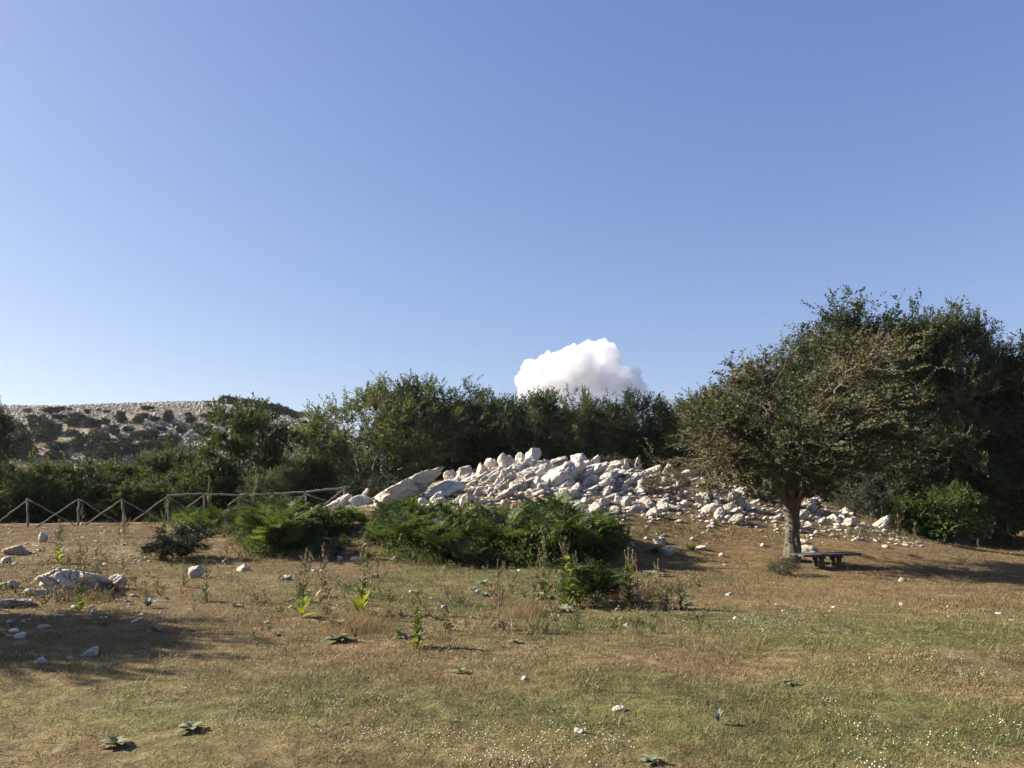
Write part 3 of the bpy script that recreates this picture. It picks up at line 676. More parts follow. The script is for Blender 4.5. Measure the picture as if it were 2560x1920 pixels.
B(1139, 1183, 1163, 1190, 'jagged crest rock on the falling ridge', tilt=14, asp=(1.4, 1, .7), short='the jagged crest rock')
B(1108, 1142, 1174, 1198, 'jagged block beside the upper end of the whaleback slab', tilt=16)
B(1234, 1308, 1170, 1222, 'massive fluted outcrop in the face of the mound', tilt=14, asp=(1.2, 1, .9), short='the fluted outcrop', sub=5, rill=1.0)
B(1272, 1322, 1196, 1228, 'rough block with a dark hole at the foot of the fluted outcrop', mat=M_lichen, sub=5, rough=1.6, short='the holed block')
B(1340, 1443, 1153, 1215, 'broad smooth slab tilted across the middle of the mound', tilt=15, asp=(1.6, 1, .62), short='the broad smooth slab', sub=5, planes=9, rough=.9)
B(1440, 1528, 1156, 1196, 'pale slab joined to the upper end of the broad smooth slab', tilt=14, asp=(1.6, 1, .5), short='the joined pale slab', sub=5)
B(1466, 1547, 1174, 1207, 'long lit slab with a furrowed top below the joined pale slab', tilt=18, asp=(1.7, 1, .5), rill=1, short='the long lit slab')
B(1425, 1475, 1131, 1156, 'crest rock with a step in it along the skyline', asp=(1.5, 1, .7), short='the stepped crest rock')
B(1475, 1501, 1136, 1153, 'small crest block next to the stepped crest rock', tilt=10)
B(1460, 1500, 1185, 1214, 'split block under the joined pale slab', short='the split block')
B(1498, 1527, 1191, 1217, 'slanted white block beside the split block', tilt=28, asp=(1.4, 1, .7))
B(1530, 1559, 1193, 1211, 'square white block at the end of the split block row', planes=7)
B(1396, 1458, 1219, 1244, 'flat diamond-shaped slab lying on bare soil', tilt=-8, asp=(1.6, 1, .35), short='the flat diamond slab')
B(1342, 1371, 1206, 1230, 'upright white stone above the flat diamond slab', asp=(1, 1, .9))
B(1324, 1358, 1190, 1218, 'grey-white stone between the holed block and the broad smooth slab')
B(1196, 1230, 1188, 1210, 'rounded grey stone below the leaning boulder pair', mat=M_lichen)
B(1217, 1246, 1186, 1208, 'white stone wedged against the fluted outcrop')
B(1180, 1209, 1215, 1242, 'angular stone shaded on its far side below the furrowed slab', tilt=18, short='the angular shaded stone')
B(1214, 1241, 1216, 1234, 'pointed stone with a dark base near the fluted outcrop', tilt=14)
B(1304, 1327, 1242, 1259, 'white triangular stone on bare soil above the ferns', tilt=20, short='the triangular stone')
B(1533, 1562, 1232, 1259, 'round white boulder in the lower stone heap', asp=(1, 1, .95), planes=8, short='the lower heap')
B(1553, 1579, 1240, 1270, 'upright block in the lower stone heap', asp=(.8, .8, 1.1))
B(1595, 1643, 1240, 1268, 'wide grey boulder at the edge of the lower stone heap', mat=M_lichen, short='the wide grey boulder')
B(1640, 1672, 1242, 1262, 'slanted white stone next to the wide grey boulder', tilt=24)
B(1521, 1556, 1264, 1286, 'rounded grey stone at the bottom of the lower stone heap', mat=M_lichen)
B(1472, 1507, 1251, 1291, 'upright stone half in shade behind the fern patch', mat=M_lichen, tilt=30, short='the shaded upright stone')
B(1570, 1611, 1261, 1282, 'shaded grey stone in the hollow of the lower stone heap', mat=M_lichen)
B(1518, 1533, 1276, 1288, 'small white stone at the tip of the lower stone heap', sub=3)
B(1495, 1527, 1244, 1264, 'white slab fragment above the shaded upright stone')
B(1572, 1608, 1181, 1201, 'tilted grey slab high above the lower stone heap', tilt=12, short='the tilted grey slab')
B(1596, 1625, 1194, 1230, 'knobbly pale rock beside the thorny shrub', rough=1.7, short='the thorny shrub')
B(1550, 1573, 1211, 1233, 'pointed white stone between the split block and the lower stone heap')
B(1582, 1605, 1142, 1160, 'leaning white stone alone on the crest line', tilt=26, short='the lone crest stone')
B(1553, 1573, 1145, 1163, 'white stone on the crest next to the lone leaning one')
B(1654, 1686, 1156, 1181, 'row of fused white blocks on the falling crest', asp=(1.4, 1, .7), short='the fused crest blocks')
B(1699, 1724, 1249, 1269, 'pair of fused white stones below the thorny shrub', short='the fused stone pair')
B(1798, 1823, 1181, 1212, 'upright white stone standing under the hawthorn fringe', asp=(.7, .7, 1.2), tilt=12, short='the stone under the hawthorn fringe')
B(1829, 1849, 1197, 1218, 'narrow white stone leaning under the hawthorn fringe', tilt=-20)
B(1871, 1903, 1216, 1245, 'cube-like white boulder behind the hawthorn trunk', planes=7, short='the cube-like boulder')
B(1817, 1866, 1223, 1276, 'dark undercut boulder, mushroom-shaped, on the open slope', mat=M_lichen, asp=(1, 1, .95), sub=5, rough=1.5, short='the undercut boulder')
B(1754, 1804, 1257, 1287, 'pointed white boulder with a shaded flank near the undercut boulder', tilt=22, short='the pointed boulder')
B(1755, 1791, 1226, 1253, 'grey block between the thorny shrub and the undercut boulder', mat=M_lichen)
B(1746, 1778, 1246, 1266, 'dark grey stone just above the pointed boulder', mat=M_lichen)
B(1808, 1838, 1254, 1282, 'white shelf of rock at the foot of the undercut boulder')
B(1862, 1879, 1258, 1274, 'small white block beside the undercut boulder', sub=3)
B(2017, 2050, 1245, 1277, 'white rock just behind the hawthorn trunk toward the scrub', short='the scrub edge')
B(2069, 2099, 1284, 1305, 'rounded pale rock before the scrub edge', short='the pale scrub rock')
B(2098, 2116, 1285, 1300, 'smaller rock paired with the rounded pale rock', sub=3)
B(1996, 2048, 1362, 1383, 'blue-grey rock in the hawthorn shade behind the bench', mat=M_lichen, asp=(1.5, 1, .6), short='the bench')
FG = 'scattered rocks on the meadow'
B(110, 252, 1414, 1490, 'largest meadow rock, pitted white with a dark undercut front', asp=(1.5, 1, .75), sub=5, rough=1.0, group=FG, short='the pitted meadow rock', planes=9)
B(250, 317, 1434, 1477, 'half-shaded boulder touching the pitted meadow rock', mat=M_lichen, asp=(1.2, 1, .7), group=FG)
B(-18, 50, 1450, 1474, 'flat rock cut by the picture edge beside the pitted meadow rock', mat=M_lichen, asp=(1.6, 1, .5), group=FG)
B(62, 114, 1469, 1490, 'low knobbly rock below the pitted meadow rock', asp=(1.7, 1, .5), rough=1.6, group=FG)
B(4, 94, 1492, 1521, 'wide flat broken rock pushing through the turf', asp=(2, 1, .35), rough=1.5, group=FG, short='the broken turf rock')
B(8, 68, 1362, 1389, 'pale hummocky rock on the brown slope near the fence', mat=M_lichen, asp=(1.6, 1, .5), group=FG, short='the hummocky slope rock')
B(-10, 27, 1391, 1409, 'white rock at the picture edge below the hummocky slope rock', group=FG)
B(97, 118, 1330, 1356, 'upright broken stone on the slope below the first fence panel', asp=(.9, .9, 1), group=FG)
B(467, 513, 1414, 1447, 'squat boulder with a shaded face below the dark green bush', mat=M_lichen, group=FG, short='the squat boulder')
B(592, 629, 1409, 1428, 'white rock below the smaller fern patch', group=FG, asp=(1.4, 1, .6), short='the smaller fern patch')
B(196, 251, 1613, 1640, 'smooth slab lying in the tree shadow', asp=(1.7, 1, .4), tilt=10, group=FG, short='the shadowed slab', planes=8)
B(89, 121, 1644, 1661, 'domed stone at the edge of the tree shadow', asp=(1.4, 1, .6), group=FG)
B(168, 180, 1640, 1648, 'little stone between the domed stone and the shadowed slab', sub=3, group=FG)
B(24, 52, 1570, 1582, 'upper of two pale stones deep in the tree shadow', group=FG)
B(38, 66, 1581, 1597, 'lower of two pale stones deep in the tree shadow', group=FG)
B(97, 129, 1558, 1570, 'thin flat stone along the top edge of the tree shadow', asp=(2, 1, .4), group=FG)
B(-20, 14, 1572, 1590, 'grey stone cut by the picture edge in the tree shadow', mat=M_lichen, group=FG)
B(703, 731, 1438, 1451, 'white stone alone on the turf below the smaller fern patch', group=FG, asp=(1.6, 1, .6))
B(876, 901, 1393, 1402, 'flat white stone beside the large fern patch edge', group=FG, asp=(1.8, 1, .5))
B(843, 857, 1390, 1401, 'small round stone between the two fern patches', group=FG, sub=3)
B(972, 987, 1395, 1405, 'small slanted stone under the edge of the large fern patch', group=FG, sub=3, tilt=30)
B(1228, 1241, 1490, 1499, 'bright pebble among the grey leaf rosettes', group=FG, sub=3)
B(1644, 1693, 1364, 1391, 'white rock with a dark corner on the turf between ferns and hawthorn', group=FG, short='the dark-cornered rock', asp=(1.5, 1, .6), tilt=8)
B(1632, 1667, 1340, 1361, 'grassy grey rock uphill of the dark-cornered rock', mat=M_lichen, group=FG)
B(1735, 1766, 1362, 1377, 'low white rock between the dark-cornered rock and the hawthorn', group=FG, asp=(1.7, 1, .5))
B(1793, 1812, 1381, 1393, 'pinkish stone on the turf before the hawthorn', group=FG, sub=3)
B(1812, 1831, 1480, 1490, 'clean oval white stone lying on open grass', group=FG, asp=(1.7, 1, .5), planes=20, rough=.4)
B(1557, 1574, 1557, 1567, 'small white stone in front of the leafy mulleins', group=FG, sub=3)
B(1298, 1318, 1689, 1701, 'flat grey-white stone in the middle of the turf', group=FG, asp=(1.6, 1, .5))
B(1531, 1562, 1766, 1783, 'angular white stone with its shadow on the daisy turf', group=FG, asp=(1.4, 1, .7), planes=7, sub=4)
B(1436, 1458, 1820, 1836, 'nearest white stone, egg-shaped on the daisy turf', group=FG, asp=(1.2, 1, .8), planes=18, rough=.5)
B(2246, 2264, 1443, 1455, 'rounded stone at the lower edge of the hawthorn shadow', mat=M_lichen, group=FG, sub=3)
B(2105, 2130, 1404, 1414, 'pale stone seen under the bench', group=FG, sub=3)
B(1310, 1340, 1672, 1679, 'thin pale stone level with the turf', group=FG, asp=(2, 1, .3)) if False else None

for x0, x1, yt, yb, lb in ((1095, 1150, 1192, 1214, 'low broken ledge uphill of the furrowed slab'), (1150, 1215, 1184, 1206, 'low pale ledge below the jagged crest rock'), (1225, 1262, 1206, 1226, 'cracked low ledge beside the fluted outcrop foot'),
                            (1300, 1350, 1164, 1186, 'pale ledge bridging the topmost boulder and the broad smooth slab'), (1360, 1420, 1140, 1160, 'flat crest ledge behind the broad smooth slab'), (1500, 1560, 1150, 1172, 'tilted ledge on the crest past the stepped crest rock'),
                            (1600, 1660, 1160, 1184, 'broken ledge above the thorny shrub'), (1380, 1440, 1200, 1222, 'ledge fragment in front of the broad smooth slab'), (1440, 1500, 1212, 1232, 'pale ledge in front of the split block'), (1580, 1640, 1214, 1236, 'rough ledge just above the wide grey boulder'),
                            (1690, 1750, 1172, 1192, 'low white ledge on the falling crest beside the fused blocks'), (1020, 1075, 1196, 1216, 'small ledge topping the gap beside the whaleback slab')):
    B(x0, x1, yt, yb, lb, tilt=14, asp=(1.9, 1, .5), depth=1.1)
# medium stones of the mound, each a thing, named by what they lie beside
SPROT = [mesh('stone', *rock_geo(300 + i, 4, (1.5, 1, .62), rg_t, 8, 1.3), M_rock) for i, rg_t in enumerate((.2, .35, .45, .3, .5, .25, .4, .1))]
SPROT_L = [mesh('stone', *rock_geo(320 + i, 4, (1.5, 1, .6), t, 8, 1.3), M_lichen) for i, t in enumerate((.2, .4, .3))]
rng = np.random.default_rng(9)
def mound_density(px, py):
    """how stony the photograph is here (0..1), by bearing and slope position"""
    top = np.interp(px, [800, 900, 1000, 1250, 1330, 1500, 1700, 1900, 2050, 2150, 2300], [1255, 1240, 1190, 1150, 1135, 1140, 1165, 1205, 1255, 1300, 1345])
    bot = np.interp(px, [800, 900, 1100, 1250, 1400, 1480, 1600, 1700, 1900, 2050, 2150, 2300], [1272, 1268, 1272, 1265, 1265, 1310, 1300, 1300, 1330, 1345, 1345, 1365])
    t = (py - top) / (bot - top)
    if t < 0 or t > 1: return 0
    dens = np.interp(t, [0, .5, .8, 1], [1, .75, .5, .25])
    if px > 1700: dens *= .42
    return dens
count, used = 0, {}
words_sz = [(.16, 'tiny'), (.24, 'small'), (.34, 'fist-rough'), (9, 'stout')]
kinds = ['angular', 'blunt', 'slanted', 'flat', 'upright']
stone_pts = []
tries = 0
while count < 190 and tries < 9000:
    tries += 1
    px = rng.uniform(830, 2220); py = rng.uniform(1135, 1350)
    if rng.random() > mound_density(px, py): continue
    q = ground_at(px, py, miss=99)
    if q[1] > 36: continue
    w = .13 + .34 * rng.random() ** 2.4 + (.16 * rng.random() if 1130 < px < 1570 and py < 1235 else 0)
    if any((q[0] - a) ** 2 + (q[1] - b) ** 2 < (c * .62 + w * .3) ** 2 for a, b, c in ROCKS): continue
    kd = kinds[rng.integers(5)]
    h = w * {'angular': .7, 'blunt': .6, 'slanted': .65, 'flat': .35, 'upright': 1.0}[kd] * rng.uniform(.85, 1.1)
    dl = sorted((math.hypot(q[0] - a, q[1] - b), s) for a, b, s in LAND)[:2]
    szw = next(s for lim, s in words_sz if w < lim).replace('fist-rough', 'mid-sized')
    if dl[0][0] < .55 * dl[1][0]: lb = f'{szw} {kd} white stone lying beside {dl[0][1]}'
    else: lb = f'{szw} {kd} white stone between {dl[0][1]} and {dl[1][1]}'
    if lb in used and used[lb] >= 1:
        szw2 = {'tiny': 'chip-like', 'small': 'loaf-like', 'mid-sized': 'block-like', 'stout': 'bulky'}[szw]
        lb = lb.replace(szw, szw2, 1)
    used[lb] = used.get(lb, 0) + 1
    grey = rng.random() < .2
    if grey: lb = lb.replace('white', 'grey', 1)
    me = (SPROT_L if grey else SPROT)[rng.integers(3 if grey else 8)]
    tl = {'slanted': .45, 'upright': 0}.get(kd, .1)
    o = link('stone', me, None, (q[0], q[1], height(q[0], q[1]) - h * .28), (rng.uniform(-.15, .15), -rng.uniform(0, tl), rng.normal() * .55), (w * rng.uniform(1.1, 1.8), w, h * 1.35))
    tag(o, lb, 'stone', 'small stones strewn over the mound')
    ROCKS.append((q[0], q[1], w * .5)); count += 1

ROSETTES = ((835, 1566, 66, 'large grey-green rosette below the tall yellow-footed mullein'), (842, 1606, 80, 'sprawling grey-green rosette with broad blunt leaves'), (1090, 1550, 42, 'silvery rosette beside the short dark green mullein'),
                      (1184, 1548, 27, 'small spiky rosette right of the short dark mullein'), (1208, 1462, 42, 'flat rosette near the foot of the large fern patch'), (1210, 1490, 34, 'silvery rosette touching a bright pebble'), (1180, 1476, 26, 'thin rosette between two silvery ones'),
                      (1153, 1684, 38, 'dark compact rosette alone in the brown turf'), (1289, 1608, 34, 'compact rosette below the dead brown mullein'), (720, 1504, 32, 'small pale rosette left of the yellow-footed mullein'), (782, 1510, 34, 'small pale rosette right of the yellow-footed mullein'),
                      (588, 1517, 30, 'silvery rosette at the upper edge of the tree shadow'), (390, 1578, 52, 'broad rosette lying inside the tree shadow'), (475, 1580, 26, 'sunlit rosette at the tip of the tree shadow'), (690, 1590, 26, 'faint rosette in the brown turf'),
                      (1402, 1530, 62, 'wide blue-grey rosette before the leafy mulleins'), (1350, 1497, 70, 'wide rosette under the bushy shorter mullein'), (478, 1828, 66, 'broken-leaved rosette in the near turf'), (288, 1868, 76, 'nearest full rosette in the daisy turf'),
                      (1964, 1712, 46, 'rosette of three upright leaves in the brown turf'), (1628, 1914, 58, 'rosette cut by the bottom edge of the picture'), (1620, 1438, 48, 'rosette beside the leafy cluster toward the hawthorn'), (258, 1565, 30, 'pale rosette in the upper tree shadow'),
                      (1005, 1595, 40, 'withered rosette under the faint thin mullein'), (1468, 1415, 40, 'grey rosette at the corner of the large fern patch'), (1655, 1442, 40, 'grey rosette behind the short leafy mullein'))
for px, py, w, lb in ROSETTES:
    q = ground_at(px, py); ROCKS.append((q[0], q[1], .42 * w * q[1] / FPX))

# ------------------------------------------------------------------ scattering with geometry nodes (uncountable ground cover)
def scatter(name, label, pts, rot, scl, idx, protos, green=None):
    col = bpy.data.collections.new(name + '_sources')
    for p in protos: col.objects.link(p)
    me = bpy.data.meshes.new(name); me.vertices.add(len(pts)); me.vertices.foreach_set('co', np.asarray(pts, np.float32).ravel())
    a = me.attributes.new('rot', 'FLOAT_VECTOR', 'POINT'); a.data.foreach_set('vector', np.asarray(rot, np.float32).ravel())
    a = me.attributes.new('scl', 'FLOAT_VECTOR', 'POINT'); s = np.asarray(scl, np.float32); s = np.repeat(s[:, None], 3, 1) if s.ndim == 1 else s
    a.data.foreach_set('vector', s.ravel())
    a = me.attributes.new('idx', 'INT', 'POINT'); a.data.foreach_set('value', np.asarray(idx, np.int32))
    if green is not None:
        a = me.attributes.new('green', 'FLOAT', 'POINT'); a.data.foreach_set('value', np.asarray(green, np.float32))
    o = link(name, me); tag(o, label, kind='stuff')
    ng = bpy.data.node_groups.new(name, 'GeometryNodeTree')
    ng.interface.new_socket('Geometry', in_out='INPUT', socket_type='NodeSocketGeometry'); ng.interface.new_socket('Geometry', in_out='OUTPUT', socket_type='NodeSocketGeometry')
    gi = ng.nodes.new('NodeGroupInput'); go = ng.nodes.new('NodeGroupOutput'); ip = ng.nodes.new('GeometryNodeInstanceOnPoints')
    ci = ng.nodes.new('GeometryNodeCollectionInfo'); ci.inputs[0].default_value = col; ci.inputs[1].default_value = True; ci.inputs[2].default_value = True
    def attr(n, t):
        x = ng.nodes.new('GeometryNodeInputNamedAttribute'); x.data_type = t; x.inputs[0].default_value = n; return x.outputs[0]
    er = ng.nodes.new('FunctionNodeEulerToRotation')
    L = ng.links.new
    L(gi.outputs[0], ip.inputs['Points']); L(ci.outputs[0], ip.inputs['Instance']); ip.inputs['Pick Instance'].default_value = True
    L(attr('idx', 'INT'), ip.inputs['Instance Index']); L(attr('rot', 'FLOAT_VECTOR'), er.inputs[0]); L(er.outputs[0], ip.inputs['Rotation'])
    L(attr('scl', 'FLOAT_VECTOR'), ip.inputs['Scale']); L(ip.outputs[0], go.inputs[0])
    md = o.modifiers.new('scatter', 'NODES'); md.node_group = ng
    return o

def source(name, me): return bpy.data.objects.new(name, me)

def grass_material():
    m, nt, out = new_mat('grass_blades')
    g = N(nt, 'ShaderNodeNewGeometry'); at = N(nt, 'ShaderNodeAttribute'); at.attribute_type = 'INSTANCER'; at.attribute_name = 'green'
    P = g.outputs['Position']; big = noise_node(nt, P, .8, 3, .6); rnd = g.outputs['Random Per Island']
    k = math_n(nt, 'ADD', at.outputs['Fac'], math_n(nt, 'MULTIPLY', math_n(nt, 'SUBTRACT', big, .5), 1.5))
    fac = math_n(nt, 'ADD', math_n(nt, 'MULTIPLY', k, 1.2), math_n(nt, 'MULTIPLY', math_n(nt, 'SUBTRACT', rnd, .5), 1.2))
    c = ramp(nt, fac, [(.1, (.190, .130, .068)), (.35, (.278, .210, .108)), (.58, (.205, .183, .076)), (.8, (.13, .142, .05)), (1.05, (.088, .112, .038))])
    c = mix(nt, .6, c, ramp(nt, noise_node(nt, P, .45, 4, .6), [(.32, (.68, .66, .64)), (.68, (1.28, 1.27, 1.22))]), 'MULTIPLY')
    b = N(nt, 'ShaderNodeBsdfPrincipled'); b.inputs['Roughness'].default_value = .6; b.inputs['Specular IOR Level'].default_value = .25
    t = N(nt, 'ShaderNodeBsdfTranslucent'); nt.links.new(c, b.inputs['Base Color']); nt.links.new(c, t.inputs[0])
    ms = N(nt, 'ShaderNodeMixShader'); ms.inputs[0].default_value = .3
    nt.links.new(b.outputs[0], ms.inputs[1]); nt.links.new(t.outputs[0], ms.inputs[2]); nt.links.new(ms.outputs[0], out.inputs[0])
    return m
M_grass = grass_material()

def tuft(seed, n, rad, lo, hi, wid, lean):
    rg = np.random.default_rng(seed)
    a = rg.random(n) * 6.283; r = rad * np.sqrt(rg.random(n))
    b = np.stack([r * np.cos(a), r * np.sin(a), np.zeros(n) - .005], -1)
    h = lo + (hi - lo) * rg.random(n) ** 1.6
    th = rg.random(n) * 6.283; ln = lean * (.3 + rg.random(n))
    d1 = unit(np.stack([np.cos(th) * ln * .5, np.sin(th) * ln * .5, np.ones(n)], -1)); d2 = unit(np.stack([np.cos(th) * ln * 1.6, np.sin(th) * ln * 1.6, np.ones(n)], -1))
    s = np.stack([-np.sin(th + .6), np.cos(th + .6), np.zeros(n)], -1) * (wid * (.6 + .8 * rg.random(n)))[:, None] / 2
    m = b + d1 * (h * .55)[:, None]; t = m + d2 * (h * .5)[:, None]
    V = np.stack([b - s, b + s, m + s * .8, m - s * .8, t + s * .15, t - s * .15], 1).reshape(-1, 3)
    k = np.arange(n)[:, None] * 6
    F = np.concatenate([k + np.array([[0, 1, 2, 3]]), k + np.array([[3, 2, 4, 5]])])
    return V, F

grass_src = [source('grass_tuft', mesh('grass_tuft', *tuft(50 + i, 38, .11, .009, .036, .0042, 1.2), M_grass)) for i in range(4)]
straw_src = [source('straw_tuft', mesh('straw_tuft', *tuft(60 + i, 12, .12, .04, .15, .0035, .8), M_grass)) for i in range(3)]
rng = np.random.default_rng(101)
def field_points(n, dmin, dmax, power, margin=2.5):
    d = (dmin ** power + (dmax ** power - dmin ** power) * rng.random(n)) ** (1 / power)
    x = (rng.random(n) * 2 - 1) * (d * .68 + margin)
    return x, d
def off_rocks(x, y, f=.85):
    ok = np.ones(len(x), bool)
    for a, b, c in ROCKS:
        ok &= (x - a) ** 2 + (y - b) ** 2 > (c * f) ** 2
    return ok
x, y = field_points(60000, 2.6, 31, 1.35)
ok = off_rocks(x, y) & (rng.random(len(x)) < np.where((y > 21) & (x > -5), .6, 1.0) * (.2 + .85 * np.clip(n2(x, y, 1.1, 31, 3) * 1.5 + .55, 0, 1)))
x, y = x[ok], y[ok]; z = height(x, y)
sc = (.8 + .7 * rng.random(len(x))) * (1 + .02 * y)
scatter('grass', 'short cropped dry grass covering the meadow', np.stack([x, y, z], -1), np.stack([0 * x, 0 * x, rng.random(len(x)) * 6.28], -1), sc, rng.integers(0, 4, len(x)), grass_src, greenness(x, y))
x, y = field_points(12000, 3.0, 33, 1.5)
dens = np.clip(n2(x, y, .8, 33, 3) * 2.2 + .22, 0, 1)
for cx, cy, r in ((-3.4, 9.6, 1.2), (.35, 10.2, .5), (-6, 10.8, .7)): dens = np.maximum(dens, np.exp(-((x - cx) ** 2 + (y - cy) ** 2) / r ** 2))
ok = off_rocks(x, y) & (rng.random(len(x)) < dens); x, y = x[ok], y[ok]
scatter('dry_grass', 'sparse taller straw stems standing in the cropped turf', np.stack([x, y, height(x, y)], -1), np.stack([0 * x, 0 * x, rng.random(len(x)) * 6.28], -1), .8 + .6 * rng.random(len(x)), rng.integers(0, 3, len(x)), straw_src, greenness(x, y) * .4)
# reddish dead grass in two clumps
red = []
for cx, cy, rx, ry, n in ((890, 1570, 75, 26, 150), (1318, 1538, 55, 18, 90), (230, 1500, 50, 12, 40), (1580, 1480, 60, 22, 90), (360, 1480, 50, 12, 30)):
    for k in range(n):
        a = rng.normal() * .5; b = rng.normal() * .5
        red.append(ground_at(cx + rx * a, cy + ry * b))
red = np.array(red); n = len(red)
M_red = leaf_mat('red_dead_grass', [(.15, .092, .055), (.225, .15, .092), (.29, .205, .125)], trans=.3, clump=3)
red_src = [source('dead_grass_tuft', mesh('dead_grass_tuft', *tuft(80 + i, 16, .10, .06, .2, .0035, .8), M_red)) for i in range(2)]
scatter('dead_grass', 'reddish dead grass clumps between the weeds', red, np.stack([np.zeros(n), np.zeros(n), rng.random(n) * 6.28], -1), .7 + .5 * rng.random(n), rng.integers(0, 2, n), red_src)

# white clover and daisies
M_white, nt_, out_ = new_mat('clover_petals'); bsdf(nt_, out_, (.44, .42, .31), .7, .2)
def clover(seed):
    rg = np.random.default_rng(seed); parts = []
    for k in range(rg.integers(1, 4)):
        V, F = ico(1); c = np.array([rg.normal() * .03, rg.normal() * .03, .022 + .03 * rg.random()])
        parts.append((V * np.array([.0062, .0062, .0042]) * (.8 + .4 * rg.random()) + c, F))
    return join(parts)
fl_src = [source('clover_heads', mesh('clover_heads', *clover(i), M_white)) for i in range(4)]
x, y = field_points(60000, 3.0, 14, 1.2)
dens = np.clip(n2(x, y, .6, 41, 3) * 1.5 + .22, 0, 1) * S((9.4 - y) / 3.2)
dens = np.maximum(dens, .8 * np.exp(-((x - 4.8) / 2.8) ** 2 - ((y - 10.4) / .9) ** 2) * np.clip(n2(x, y, .8, 42) * 2 + .4, 0, 1))
ok = off_rocks(x, y) & (rng.random(len(x)) < dens * .36); x, y = x[ok], y[ok]
scatter('clover_flowers', 'tiny white clover heads sprinkled over the turf', np.stack([x, y, height(x, y)], -1), np.stack([0 * x, 0 * x, rng.random(len(x)) * 6.28], -1), .7 + .6 * rng.random(len(x)), rng.integers(0, 4, len(x)), fl_src)

# pebbles and rubble on the mound and the slope
peb_src = [source('pebble', mesh('pebble', *rock_geo(400 + i, 2, (1.2, 1, .6), 0, 8, 1.0), M_rock)) for i in range(5)]
P = []
while len(P) < 3200:
    px = rng.uniform(800, 2330); py = rng.uniform(1135, 1370)
    dd = mound_density(px, py - 8)
    if rng.random() > dd * 1.1 + .03: continue
    q = ground_at(px, py, miss=99)
    if q[1] < 37: P.append(q)
for k in range(420):
    q = ground_at(rng.uniform(-40, 420), rng.uniform(1315, 1420) if k % 3 else rng.uniform(1315, 1560)); P.append(q)
for k in range(80):
    q = ground_at(rng.uniform(400, 2560), rng.uniform(1380, 1560)); P.append(q)
P = np.array(P); n = len(P)
s = .03 + .12 * rng.random(n) ** 2; s[3200:] *= .55
P[:, 2] -= s * .15
scatter('rubble', 'white limestone chips strewn over the mound and slope', P, np.stack([rng.normal(size=n) * .2, rng.normal(size=n) * .2, rng.random(n) * 6.28], -1), np.stack([s * (1 + rng.random(n)), s, s * (.4 + .4 * rng.random(n))], -1) * 1.2, rng.integers(0, 5, n), peb_src)

# stones of the far hill
hs = [source('hill_stone', mesh('hill_stone', *rock_geo(430 + i, 1, (1, 1, .9), 0, 8, 1.2), M_hrock)) for i in range(4)]
hx = rng.uniform(-190, -40, 30000); hy = rng.uniform(130, 256, 30000)
dens = np.clip(n2(hx, hy, .05, 51, 4) * 2.2 + .62 + .4 * S((hy - 190) / 50), 0, 1)
ok = rng.random(len(hx)) < dens; hx, hy = hx[ok], hy[ok]; n = len(hx)
s = .2 + .62 * rng.random(n) ** 2
scatter('hill_rocks', 'grey-white limestone blocks covering the far hillside', np.stack([hx, hy, height(hx, hy) - s * .25], -1), np.stack([rng.normal(size=n) * .2, rng.normal(size=n) * .2, rng.random(n) * 6.28], -1), np.stack([s, s, s * (.7 + .6 * rng.random(n))], -1), rng.integers(0, 4, n), hs)

# ------------------------------------------------------------------ ferns
def frond_mesh(seed, mat):
    """bracken frond: arching stalk along +x/+z with paired pinnae set with leaflets"""
    rg = np.random.default_rng(seed); n = 40
    t = np.linspace(0, 1, n); path = np.stack([.55 * t ** 1.5, .03 * np.sin(t * 4 + seed), .92 * t - .30 * t ** 3], -1)
    parts = [tubes(path[None, ::4], np.linspace(.007, .002, 10)[None], 3)]
    tan = unit(np.gradient(path, axis=0))
    Bs, Ds, Ns, Ls = [], [], [], []
    for i in range(11, n, 2):
        u = (t[i] - .28) / .72; pl = .34 * math.sin(min(1, .35 + u * .9) * 3.0) * (1 - u) ** .55 + .02
        for sg in (-1, 1):
            sd = np.array([0, sg, 0]) + rg.normal(size=3) * .12; pd = unit(sd + tan[i] * .45 + np.array([0, 0, -.05]))
            nr = unit(np.cross(tan[i], np.array([0, 1., 0])) * -1 + rg.normal(size=3) * .12)
            m = max(3, int(pl / .028))
            for j in range(m):
                v = (j + .5) / m; b = path[i] + pd * pl * v + np.array([0, 0, -.05 * v * v * pl])
                for s2 in (-1, 1):
                    sd2 = np.cross(pd, nr) * s2
                    Bs.append(b); Ds.append(unit(sd2 + pd * .7)); Ns.append(nr); Ls.append(.072 * (1 - v * .6) * (1 - u * .35))
    Bs, Ds, Ns, Ls = map(np.array, (Bs, Ds, Ns, Ls))
    Ns = unit(Ns + rg.normal(size=Ns.shape) * .2)
    parts.append(leaves(Bs, Ds, Ns, Ls, Ls * .62))
    return mesh('frond', *join(parts), mat)
FR = [frond_mesh(i, M_fern) for i in range(4)]; FRD = frond_mesh(7, M_fernd)
rng = np.random.default_rng(55)
def fern(q, h, label, group, dead=False):
    r = link('bracken_fern', None, None, (q[0], q[1], q[2] - .02), (0, 0, rng.uniform(0, 6.28))); r.scale = (h / .68,) * 3
    tag(r, label, 'fern', group); n = rng.integers(6, 9)
    for k in range(n):
        link('frond', FRD if dead else FR[rng.integers(4)], r, (0, 0, 0), (rng.uniform(-.15, .15), rng.uniform(-.32, .35), k / n * 6.283 + rng.uniform(-.3, .3)), rng.uniform(.75, 1.1))
def in_poly(px, py, poly):
    c = False; j = len(poly) - 1
    for i in range(len(poly)):
        if (poly[i][1] > py) != (poly[j][1] > py) and px < (poly[j][0] - poly[i][0]) * (py - poly[i][1]) / (poly[j][1] - poly[i][1]) + poly[i][0]: c = not c
        j = i
    return c
